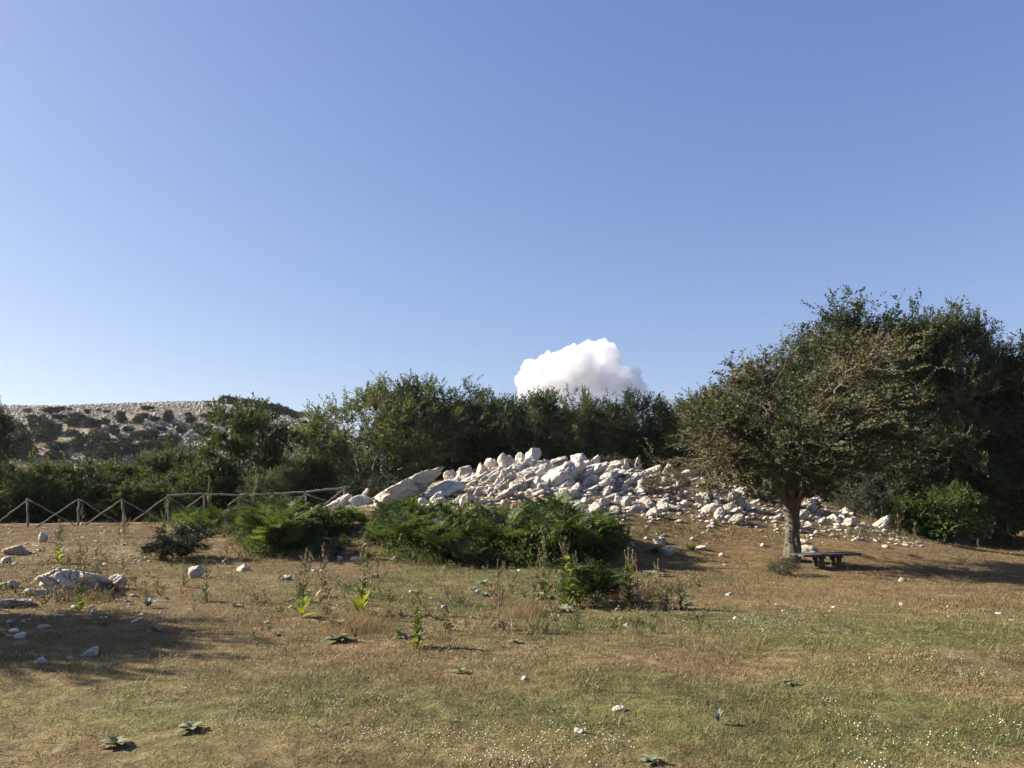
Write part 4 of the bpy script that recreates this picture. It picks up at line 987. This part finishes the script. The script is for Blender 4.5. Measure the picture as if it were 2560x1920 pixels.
def fern_patch(poly, n, hlo, hhi, label, group, mind=.3, hump=None):
    xs_ = [p[0] for p in poly]; ys_ = [p[1] for p in poly]; got = []
    for k in range(4000):
        if len(got) >= n: break
        px, py = rng.uniform(min(xs_), max(xs_)), rng.uniform(min(ys_), max(ys_))
        if not in_poly(px, py, poly): continue
        q = ground_at(px, py)
        if any(math.hypot(q[0] - g[0], q[1] - g[1]) < mind for g in got): continue
        got.append(q); fern(q, rng.uniform(hlo, hhi) * (1 if hump is None else hump(px)), label, group)
fern_patch([(935, 1330), (1000, 1320), (1200, 1325), (1450, 1330), (1540, 1375), (1545, 1400), (1400, 1418), (1220, 1425), (1010, 1405), (940, 1370)], 78, .58, 1.12, 'green bracken fern in the large patch before the stony mound', 'ferns of the large patch', .26, lambda p: .8 + .38 * math.exp(-((p - 1420) / 85) ** 2) + .32 * math.exp(-((p - 1010) / 70) ** 2) + .2 * math.exp(-((p - 1250) / 60) ** 2))
fern_patch([(610, 1325), (700, 1318), (830, 1312), (895, 1322), (850, 1345), (740, 1365), (690, 1395), (640, 1385), (615, 1350)], 40, .48, 1.0, 'green bracken fern in the smaller patch below the fence', 'ferns of the smaller patch', .26, lambda p: .85 + .4 * math.exp(-((p - 690) / 70) ** 2))
fern_patch([(430, 1305), (600, 1300), (640, 1325), (600, 1345), (470, 1325)], 26, .38, .8, 'short bracken fern among weeds along the fence foot', 'ferns along the fence foot', .34)
fern_patch([(850, 1300), (905, 1300), (905, 1315), (850, 1315)], 4, .4, .55, 'fern tuft beside the last fence post', 'ferns beside the last fence post', .4)
fern_patch([(700, 1350), (930, 1345), (930, 1400), (720, 1400)], 13, .16, .38, 'small fern sprouting in the grassy gap between the two fern patches', 'ferns in the gap between the patches', .35)
fern(ground_at(1492, 1512), .68, 'single feathery fern among the leafy mulleins', None)
fern(ground_at(1465, 1505), .55, 'smaller fern touching the single feathery fern', None)
fern(ground_at(1636, 1390), .26, 'small fern beside the dark-cornered rock', None)
fern(ground_at(1730, 1382), .24, 'tiny fern uphill of the clean oval stone', None)
fern(ground_at(680, 1378), .3, 'withered orange fern in the smaller fern patch', None, True)
fern(ground_at(1185, 1424), .13, 'withered rust-red fern at the foot of the large fern patch', None, True)
fern(ground_at(1275, 1345), .5, 'withered red fern inside the large fern patch', None, True)

# ------------------------------------------------------------------ weeds
def blade_leaf(L, W, bend=.35, seg=4, cup=.2):
    """one broad leaf as a strip, growing along +x"""
    t = np.linspace(0, 1, seg + 1); w = W * np.sin(np.clip(t * .93 + .07, 0, 1) * math.pi) ** .7 / 2
    z = bend * L * (t - t * t * 1.25)
    c = np.stack([L * t, 0 * t, z], -1); s = np.stack([0 * t, w, cup * w], -1); s2 = np.stack([0 * t, -w, cup * w], -1)
    V = np.stack([c + s, c, c + s2], 1).reshape(-1, 3)
    F = []
    for i in range(seg):
        a = i * 3
        F += [[a, a + 1, a + 4, a + 3], [a + 1, a + 2, a + 5, a + 4]]
    return V, np.array(F)
def rotm(rx, ry, rz): return np.array(Euler((rx, ry, rz)).to_matrix())
LEAF = {}
def leaf_mesh(mat, L, W, bend=.4):
    k = (mat.name, L, W, bend)
    if k not in LEAF: LEAF[k] = mesh('leaf', *blade_leaf(L, W, bend), mat)
    return LEAF[k]

def stalk_geo(seed, h, branches, r=.013, fuzz=1.0):
    """flowering stalk of height 1: stem, upswept side spikes, many small bracts"""
    rg = np.random.default_rng(seed)
    t = np.linspace(0, 1, 10); wob = rg.normal(size=2) * .03
    P = np.stack([wob[0] * t ** 2 + .008 * np.sin(t * 9), wob[1] * t ** 2, t], -1) * h
    parts = [tubes(P[None], np.linspace(r, r * .35, 10)[None], 4)]
    paths = [P[5:]]
    for b in range(branches):
        i = rg.integers(3, 8); a = rg.random() * 6.283; L = h * rg.uniform(.16, .34) * (1.2 - i / 12)
        s = P[i]; o = np.array([math.cos(a), math.sin(a), 0])
        q = bez(s[None], (s + o * L * .38 + [0, 0, L * .15])[None], (s + o * L * .45 + [0, 0, L * 1.0])[None], 7)
        parts.append(tubes(q, np.linspace(r * .6, r * .3, 7)[None], 3)); paths.append(q[0][1:])
    Bs = np.concatenate([p[rg.integers(0, len(p), int(44 * fuzz))] + rg.normal(size=(int(44 * fuzz), 3)) * np.array([.009, .009, .02 * h]) for p in paths])
    d = unit(rg.normal(size=Bs.shape) + np.array([0, 0, .7])); L = .024 * (.6 + .8 * rg.random(len(Bs)))
    parts.append(leaves(Bs, d, unit(rg.normal(size=Bs.shape)), L, L * .6))
    return join(parts)
ST_G = [mesh('stalk', *stalk_geo(500 + i, 1, 7 + i % 3, fuzz=1.3), M_stalk) for i in range(4)]
ST_D = [mesh('stalk', *stalk_geo(520 + i, 1, 6 + i % 3), M_dry) for i in range(3)]
rng = np.random.default_rng(66)
def mullein(px, yb, yt, label, kind='green', group='mullein stalks on the meadow'):
    q = ground_at(px, yb); h = max(.15, top_z(px, yt, q[1]) - q[2])
    r = link('mullein', None, None, (q[0], q[1], q[2] - .02), (rng.uniform(-.06, .06), rng.uniform(-.06, .06), rng.uniform(0, 6.28)))
    tag(r, label, 'weed', group)
    link('stalk', ST_D[rng.integers(3)] if kind == 'dry' else ST_G[rng.integers(4)], r, scale=(min(h, 1.0),) * 2 + (h,))
    m = {'yellow': M_muly, 'green': M_mul, 'dry': M_dry, 'leafy': M_mul}[kind]
    n = {'yellow': 16, 'green': 12, 'dry': 8, 'leafy': 40}[kind]
    zt = {'yellow': .45, 'green': .4, 'dry': .18, 'leafy': .72}[kind]
    for k in range(n):
        u = k / n; L = h * (.30 - .17 * u) * rng.uniform(.8, 1.2); mm = m
        if kind == 'yellow' and u > .55: mm = M_mul
        if kind == 'leafy' and k % 5 == 0: mm = M_muly
        link('leaf', leaf_mesh(mm, .2, .085, .35), r, (0, 0, .02 + u * zt * h), (0, rng.uniform(-.9, -.1) if kind != 'dry' else rng.uniform(-.3, .9), k * 2.4 + rng.uniform(-.3, .3)), L / .2)
    return r
mull = [(753, 1545, 1372, 'yellow', 'tall mullein with a yellow-green leafy foot above a grey rosette'), (805, 1496, 1358, 'dry', 'slim dry-footed mullein beside the tall yellow-footed one'),
        (903, 1538, 1335, 'yellow', 'tallest mullein, its foot bright yellow, beside reddish grass'), (942, 1446, 1352, 'dry', 'thin dry mullein against the edge of the large fern patch'),
        (1120, 1542, 1466, 'green', 'short dark green mullein between grey leaf rosettes'), (996, 1594, 1512, 'green', 'faint thin mullein with withered leaves at its foot'),
        (1041, 1622, 1490, 'leafy', 'pale downy mullein nearest the camera casting a short shadow'), (1248, 1574, 1398, 'dry', 'dead brown candelabrum mullein standing by reddish grass'),
        (1362, 1492, 1340, 'green', 'mullein with open candelabrum top against the fern patch'), (1338, 1490, 1402, 'green', 'bushy shorter mullein touching the open candelabrum one'),
        (1420, 1520, 1343, 'leafy', 'leafy mullein with yellow flowers and orange foot leaves'), (1446, 1517, 1380, 'leafy', 'dense leafy mullein beside the single feathery fern'),
        (1575, 1522, 1368, 'leafy', 'mullein with pale yellowing foot right of the single feathery fern'), (1597, 1508, 1385, 'dry', 'dry mullein with curled brown leaves behind the pale-footed one'),
        (1668, 1522, 1448, 'leafy', 'short leafy mullein with a dark foot near open grass'), (1702, 1524, 1440, 'green', 'outermost thin mullein of the leafy cluster'),
        (1640, 1480, 1395, 'green', 'thin mullein behind the short leafy one'), (1572, 1360, 1280, 'green', 'thin mullein below the lower stone heap'), (1743, 1320, 1260, 'dry', 'brown dead stalk on bare soil below the pointed boulder'),
        (143, 1409, 1298, 'yellow', 'mullein with bright yellow lower leaves on the brown slope'), (199, 1533, 1402, 'yellow', 'mullein with a yellow foot before the pitted meadow rock'), (352, 1490, 1445, 'yellow', 'low yellow plant on the brown slope'),
        (515, 1504, 1388, 'green', 'slim mullein below the squat boulder'), (460, 1467, 1390, 'green', 'mullein beside the squat boulder'), (567, 1411, 1318, 'dry', 'mullein with a dark withered foot beside the dark green bush'),
        (265, 1470, 1425, 'dry', 'tuft of dry stalks before the half-shaded boulder'), (205, 1313, 1258, 'dry', 'dry stalks beside the second fence post'), (414, 1340, 1248, 'green', 'mullein against the start of the fence rail'),
        (518, 1330, 1190, 'green', 'tall candelabrum mullein crossing the fence rail'), (632, 1320, 1178, 'green', 'tall bushy mullein above the rail beside the oak trunk'), (715, 1300, 1220, 'green', 'mullein tip rising over the smaller fern patch'),
        (311, 1335, 1290, 'green', 'grassy weed at the foot of the leaning third post'), (560, 1345, 1275, 'dry', 'dry mullein at the edge of the smaller fern patch'), (150, 1350, 1300, 'green', 'thin weed before the first fence panel'),
        (1170, 1300, 1215, 'green', 'thin weed before the angular shaded stone'),
        (2222, 1316, 1262, 'dry', 'tall dry stalk before the scrub beside the bright bush'), (2245, 1330, 1280, 'dry', 'thick dry stalk clump under the bright bush'), (2290, 1348, 1303, 'dry', 'dry stalk in front of the bright bush'),
        (2318, 1350, 1325, 'dry', 'short dry stalk under the middle of the bright bush'), (2342, 1354, 1312, 'dry', 'dry stalk under the drooping side of the bright bush'), (2380, 1358, 1308, 'dry', 'tallest dry stalk before the dark gap'), (2398, 1359, 1322, 'dry', 'dry stalk next to the tallest one before the dark gap'),
        (2445, 1370, 1345, 'green', 'small pale weed before the dark gap'), (2556, 1372, 1352, 'dry', 'small stalk at the picture edge before the dark gap'), (2170, 1322, 1288, 'dry', 'dry weed among stones at the scrub edge'), (2120, 1345, 1310, 'dry', 'pale dry weed on the slope beyond the bench')]
for px, yb, yt, k, lb in mull: mullein(px, yb, yt, lb, k)
# extra dry stalks in a few twiggy weeds
for px, yb, yt, lb in ((205, 1420, 1345, 'twiggy brown weed above the pitted meadow rock'), (248, 1405, 1350, 'rusty brown weed next to the twiggy one'), (172, 1425, 1370, 'low brown weed beside the yellow-leaved mullein'), (305, 1345, 1305, 'brown weed below the leaning third post'), (310, 1330, 1290, 'small weed right of the leaning third post')):
    q = ground_at(px, yb); h = top_z(px, yt, q[1]) - q[2]
    r = link('dry_weed', None, None, q, (0, 0, px)); tag(r, lb, 'weed', 'brown weeds on the slope')
    for k in range(6): link('stalk', ST_D[k % 3], r, (rng.normal() * .06, rng.normal() * .06, 0), (rng.normal() * .25, rng.normal() * .25, k), h * rng.uniform(.6, 1))

def rosette(px, py, wpx, label, mat=M_ros, up=.45, n=None, name='leaf_rosette'):
    q = ground_at(px, py); w = wpx * q[1] / FPX
    r = link(name, None, None, (q[0], q[1], q[2] + .006), (0, 0, rng.uniform(0, 6.28))); tag(r, label, 'rosette', 'woolly leaf rosettes in the turf')
    n = n or int(rng.integers(10, 14))
    for k in range(n):
        L = w * .68 * rng.uniform(.65, 1.1)
        link('leaf', leaf_mesh(mat, .2, .105, .28), r, (0, 0, .005), (rng.uniform(-.35, .35), -(.02 + (up + .1) * (k / n) ** 1.3 + rng.uniform(0, .12)), k * 2.4), L / .2 * (1 - .35 * k / n))
for px, py, w, lb in ROSETTES:
    rosette(px, py, w, lb)
for px, yb, w, lb in ((368, 1520, 34, 'blue-grey thistle at the edge of the tree shadow'), (1795, 1812, 34, 'small blue thistle in the daisy turf'), (105, 1560, 20, 'blue-grey thistle behind the flat stone in the tree shadow'), (30, 1572, 24, 'blue-grey thistle at the picture edge')):
    q = ground_at(px, yb); s = w * q[1] / FPX
    r = link('thistle', None, None, q); tag(r, lb, 'thistle', 'blue thistles')
    for k in range(14): link('leaf', leaf_mesh(M_blue, .2, .05, .2), r, (0, 0, .01 + .05 * (k % 4) * s), (rng.uniform(-.5, .5), -rng.uniform(.5, 1.3), k * 2.4), s * rng.uniform(.5, 1.0) / .2)

# low forbs between the larger weeds
def forb(seed, mat):
    rg = np.random.default_rng(seed); B_, D_, L_ = [], [], []; stems = []
    for k in range(rg.integers(4, 8)):
        a = rg.random() * 6.283; h = rg.uniform(.06, .2); e = np.array([math.cos(a) * h * .5, math.sin(a) * h * .5, h]); t = np.linspace(0, 1, 4)[:, None]
        P_ = e * t; P_[:, 2] = h * t[:, 0] ** .8; stems.append(P_)
        for j in range(8):
            u = rg.uniform(.2, 1); B_.append(P_[0] * (1 - u) + P_[-1] * u); D_.append(rg.normal(size=3) + [0, 0, .4]); L_.append(rg.uniform(.015, .04))
    D_ = unit(np.array(D_)); L_ = np.array(L_)
    V1, F1 = tubes(np.array(stems), np.full((len(stems), 4), .0018), 3); V2, F2_ = leaves(np.array(B_), D_, unit(np.cross(D_, rg.normal(size=D_.shape))), L_, L_ * .5)
    return mesh('forb', *join([(V1, F1), (V2, F2_)]), mat)
fsrc = [source('forb', forb(600 + i, (M_mul, M_scrub, M_dry, M_mul, M_scrub)[i])) for i in range(5)]
P = []
for cx, cy, rx, ry, n in ((1240, 1400, 330, 30, 260), (720, 1375, 160, 30, 160), (530, 1315, 120, 22, 170), (1520, 1480, 200, 40, 380), (230, 1440, 300, 70, 110), (900, 1500, 400, 60, 80), (1300, 1560, 700, 60, 70), (2200, 1335, 180, 16, 160), (1000, 1330, 200, 20, 60), (1700, 1330, 250, 40, 120), (180, 1490, 200, 20, 120)):
    for k in range(n): P.append(ground_at(cx + rx * rng.normal() * .5, max(1300, cy + ry * rng.normal() * .5)))
P = np.array(P); P = P[(P[:, 1] < 36) & off_rocks(P[:, 0], P[:, 1], 1.0)]; n = len(P)
scatter('low_weeds', 'low tangled weeds and forbs between the ferns, rocks and mulleins', P, np.stack([rng.normal(size=n) * .15, rng.normal(size=n) * .15, rng.random(n) * 6.28], -1), .55 + .8 * rng.random(n), rng.integers(0, 5, n), fsrc)

# leafy undergrowth filling the bracken patches
def thicket(seed):
    rg = np.random.default_rng(seed); n = 420
    d = unit(rg.normal(size=(n, 3)) * np.array([1, 1, .9])); d[:, 2] = np.abs(d[:, 2]); r = rg.random(n) ** .4
    b = d * r[:, None] * np.array([.34, .34, .52]); b += .05 * fbm(b * 9 + seed, 2, seed)[:, None]
    ld = unit(d * .7 + rg.normal(size=(n, 3)) * .7 + np.array([0, 0, .35])); L = .045 * (.6 + .8 * rg.random(n))
    return mesh('undergrowth_tuft', *leaves(b, ld, unit(np.cross(ld, rg.normal(size=(n, 3)))), L, L * .5), M_under)
M_under = leaf_mat('undergrowth_leaves', [(.028, .045, .016), (.050, .071, .023), (.077, .099, .033), (.12, .138, .05)], trans=.36, clump=1.6)
usrc = [source('undergrowth_tuft', thicket(700 + i)) for i in range(4)]
P, sc = [], []
for poly, n, lo, hi in (([(930, 1330), (1000, 1318), (1200, 1322), (1450, 1326), (1545, 1375), (1545, 1404), (1400, 1420), (1220, 1428), (1010, 1408), (935, 1372)], 150, .9, 1.75), ([(600, 1322), (700, 1316), (830, 1312), (895, 1322), (850, 1345), (740, 1365), (690, 1395), (630, 1388), (605, 1350)], 75, .8, 1.5), ([(370, 1312), (440, 1300), (610, 1298), (640, 1325), (600, 1345), (470, 1325)], 60, .5, 1.1)):
    xs_ = [p[0] for p in poly]; ys_ = [p[1] for p in poly]; k = 0
    while k < n:
        px, py = rng.uniform(min(xs_), max(xs_)), rng.uniform(min(ys_), max(ys_))
        if in_poly(px, py, poly): P.append(ground_at(px, py)); sc.append(rng.uniform(lo, hi)); k += 1
P = np.array(P); n = len(P)
scatter('undergrowth', 'fine leafy green undergrowth filling the bracken patches', P, np.stack([rng.normal(size=n) * .12, rng.normal(size=n) * .12, rng.random(n) * 6.28], -1), np.array(sc), rng.integers(0, 4, n), usrc)

# ------------------------------------------------------------------ fence
def pole(parent, name, p0, p1, r0, r1, seed, mat=M_wood):
    rg = np.random.default_rng(seed); t = np.linspace(0, 1, 9)[:, None]
    P = np.asarray(p0) * (1 - t) + np.asarray(p1) * t; P[1:-1] += rg.normal(size=(7, 3)) * .010
    V, F = tubes(P[None], np.linspace(r0, r1, 9)[None] * (1 + .08 * rg.normal(size=(1, 9))), 8)
    caps = np.array([[0, 1, 2, 3], [0, 3, 4, 7], [4, 5, 6, 7]])
    F = np.concatenate([F, caps[:, ::-1], caps + 64])
    o = link(name, mesh(name, V, F, mat, False), parent); return o
def pix(px, py, d): return CAM + ray(px, py) * d
DF = {0: 29.5, 70: 29.6, 197: 29.8, 308: 30, 420: 30.6, 510: 31, 600: 31.3, 682: 31.5, 765: 31.6, 863: 31.8, 900: 32}
def fd(px): return float(np.interp(px, list(DF.keys()), list(DF.values())))
fo = ground_at(70, 1316)
fence = link('wooden_fence', None, None, (0, 0, 0)); tag(fence, 'weathered pole fence with crossed braces and a sagging top rail', 'fence')
def F2(name, a, b, r0, r1, s, off=0): return pole(fence, name, pix(a[0], a[1], fd(a[0]) + off), pix(b[0], b[1], fd(b[0]) + off), r0, r1, s)
posts = [(69, 1246, 69, 1322), (-50, 1246, -51, 1325), (198, 1247, 195, 1318), (305, 1247, 312, 1316), (420, 1238, 421, 1312), (511, 1236, 511, 1300), (598, 1238, 600, 1290), (682, 1235, 682, 1290), (764, 1230, 765, 1290), (861, 1220, 864, 1268)]
for i, (a, b, c, d) in enumerate(posts):
    q = at_dist(c, fd(c)); e = pix(c, d, fd(c)); e[2] = min(e[2], q[2] - .1)
    pole(fence, 'post', pix(a, b, fd(a)), e, .038, .043 if i != 3 else .065, 900 + i)
br = [((0, 1303), (71, 1247), 0), ((-55, 1320), (-5, 1290), 0), ((86, 1321), (198, 1247), 0), ((213, 1312), (306, 1248), 0), ((331, 1305), (420, 1240), 0), ((460, 1275), (511, 1238), 0), ((568, 1266), (597, 1243), 0), ((650, 1266), (682, 1240), 0), ((738, 1260), (763, 1235), 0), ((811, 1262), (859, 1223), 0),
      ((70, 1248), (196, 1318), .12), ((199, 1249), (310, 1316), .12), ((308, 1250), (420, 1312), .12), ((767, 1236), (862, 1268), .12), ((600, 1242), (680, 1282), .12), ((684, 1240), (764, 1284), .12), ((422, 1242), (510, 1300), .12)]
for i, (a, b, of) in enumerate(br):
    F2('brace', a, b, .030 if of == 0 else .022, .026 if of == 0 else .018, 930 + i, of - .06)
rails = [((417, 1239), (512, 1234)), ((510, 1235), (602, 1238)), ((599, 1238), (684, 1235)), ((681, 1236), (766, 1230)), ((763, 1231), (876, 1216))]
for i, (a, b) in enumerate(rails): F2('rail', a, b, .042, .038, 960 + i, -.12)

# ------------------------------------------------------------------ bench
bq = ground_at(2050, 1428)
def box(c, ax, ay, az, sx, sy, sz, bev=.008):
    b = bmesh.new(); bmesh.ops.create_cube(b, size=1)
    for v in b.verts: v.co = Vector((v.co.x * sx, v.co.y * sy, v.co.z * sz))
    bmesh.ops.bevel(b, geom=list(b.edges), offset=bev, segments=1, affect='EDGES')
    V = np.array([v.co[:] for v in b.verts]); Mx = np.array([ax, ay, az]); V = V @ Mx + np.array(c)
    b.verts.index_update(); me = bpy.data.meshes.new('box'); bmesh.ops.triangulate(b, faces=list(b.faces))
    F = np.array([[v.index for v in f.verts] for f in b.faces]); b.free(); bpy.data.meshes.remove(me)
    return V, F
bench = link('wooden_bench', None, None, (0, 0, 0)); tag(bench, 'low dark wooden bench in the hawthorn shade beside its trunk', 'bench')
d0 = hq[1] - 1.0
A = pix(1992, 1386, d0); Bp = pix(2136, 1371, d0 + .55)
zs = float(height((A[0] + Bp[0]) / 2, d0)) + .31
A[2] = Bp[2] = zs
ax = unit(Bp - A); ay = np.array([-ax[1], ax[0], 0]); az = np.array([0, 0, 1.]); Lb = float(np.linalg.norm(Bp - A))
for k, o_ in enumerate((-.125, .125)):
    link('seat_plank', mesh('seat_plank', *box((A + Bp) / 2 + ay * o_ + az * (.004 * k), ax, ay, az, Lb + .06 * k, .23, .05), M_wood_d), bench)
for u in (.36, .66):
    c = A + ax * Lb * u; zg = float(height(c[0], c[1]))
    for sg in (-.11, .11):
        cc = c + ay * sg; g = float(height(cc[0], cc[1])); hh = zs - .03 - g + .08
        link('leg', mesh('leg', *box((cc[0], cc[1], zs - .03 - hh / 2), ax, ay, az, .10, .08, hh), M_wood_d), bench)
    link('crossbar', mesh('crossbar', *box((c[0], c[1], zs - .052), ax, ay, az, .09, .42, .052), M_wood_d), bench)

# ------------------------------------------------------------------ cloud
def cloud():
    D = 4200.0
    blobs = [(1350, 985, 62), (1420, 975, 70), (1500, 980, 70), (1570, 985, 55), (1330, 920, 30), (1365, 905, 28), (1400, 900, 30), (1310, 955, 28), (1430, 890, 34), (1470, 880, 34), (1500, 874, 32), (1525, 878, 24), (1540, 890, 18), (1450, 925, 52),
             (1520, 925, 40), (1560, 935, 26), (1590, 930, 18), (1602, 930, 9), (1575, 955, 32), (1308, 962, 14), (1345, 950, 40), (1400, 935, 48), (1480, 950, 60), (1520, 875, 27), (1540, 950, 40), (1315, 935, 20)]
    parts = []; rg = np.random.default_rng(3)
    V, F = ico(3)
    for px, py, r in blobs:
        c = pix(px, py, D + rg.uniform(-40, 40)); R_ = r * D / FPX
        parts.append((V * R_ * np.array([1, .8, .92]) + c, F))
        for k in range(12):
            d = unit(rg.normal(size=3)); d[1] = -abs(d[1]) * .5
            parts.append((V * R_ * rg.uniform(.2, .42) + c + d * R_ * .74, F))
    V, F = join(parts)
    m, nt, out = new_mat('cloud_vapour')
    pv = N(nt, 'ShaderNodeVolumePrincipled'); pv.inputs['Color'].default_value = (.985, .978, .972, 1); pv.inputs['Anisotropy'].default_value = .1
    g = N(nt, 'ShaderNodeNewGeometry'); sx = N(nt, 'ShaderNodeSeparateXYZ'); nt.links.new(g.outputs['Position'], sx.inputs[0])
    mr = N(nt, 'ShaderNodeMapRange', interpolation_type='SMOOTHSTEP'); mr.inputs[1].default_value = 420; mr.inputs[2].default_value = 690; mr.inputs[3].default_value = .0012; mr.inputs[4].default_value = .03
    nt.links.new(sx.outputs[2], mr.inputs[0])
    wv = ramp(nt, noise_node(nt, g.outputs['Position'], .014, 4, .6), [(.34, (.4, .4, .4)), (.6, (1.3, 1.3, 1.3))])
    nt.links.new(math_n(nt, 'MULTIPLY', mr.outputs[0], wv), pv.inputs['Density'])
    nt.links.new(pv.outputs[0], out.inputs['Volume'])
    o = link('cloud', mesh('cloud', V, F, m, True)); tag(o, 'white cumulus cloud rising behind the beech wood', 'cloud')
    md = o.modifiers.new('merge', 'REMESH'); md.mode = 'VOXEL'; md.voxel_size = 6
    tx = bpy.data.textures.new('billow', 'CLOUDS'); tx.noise_scale = 48; tx.noise_depth = 5
    dm = o.modifiers.new('billow', 'DISPLACE'); dm.texture = tx; dm.texture_coords = 'GLOBAL'; dm.strength = 30; dm.mid_level = .72
cloud()

# ------------------------------------------------------------------ air
m_air, nt_, out_ = new_mat('summer_haze')
pv_ = N(nt_, 'ShaderNodeVolumePrincipled'); pv_.inputs['Color'].default_value = (.86, .92, 1, 1); pv_.inputs['Density'].default_value = .00008; pv_.inputs['Anisotropy'].default_value = .2
nt_.links.new(pv_.outputs[0], out_.inputs['Volume'])
hb = np.array([[x, y, z] for x in (-640, 640) for y in (-240, 840) for z in (-44, 34)], float)
tag(link('haze', mesh('haze', hb, [[0, 1, 3, 2], [4, 6, 7, 5], [0, 4, 5, 1], [2, 3, 7, 6], [0, 2, 6, 4], [1, 5, 7, 3]], m_air)), 'thin blue summer haze over the meadow and the far hill', kind='stuff')

if True:
    lab = {}
    for o in scene.objects:
        if o.parent is None and o.get('label'): lab.setdefault(o['label'], []).append(o)
    for k, v in lab.items():
        if len(v) > 1 and not all(x.get('group') for x in v): print('DUP', k, len(v))
    print('objects', len(scene.objects), 'tris', sum(len(m.polygons) * (2 if len(m.polygons) and m.polygons[0].loop_total == 4 else 1) for m in bpy.data.meshes))
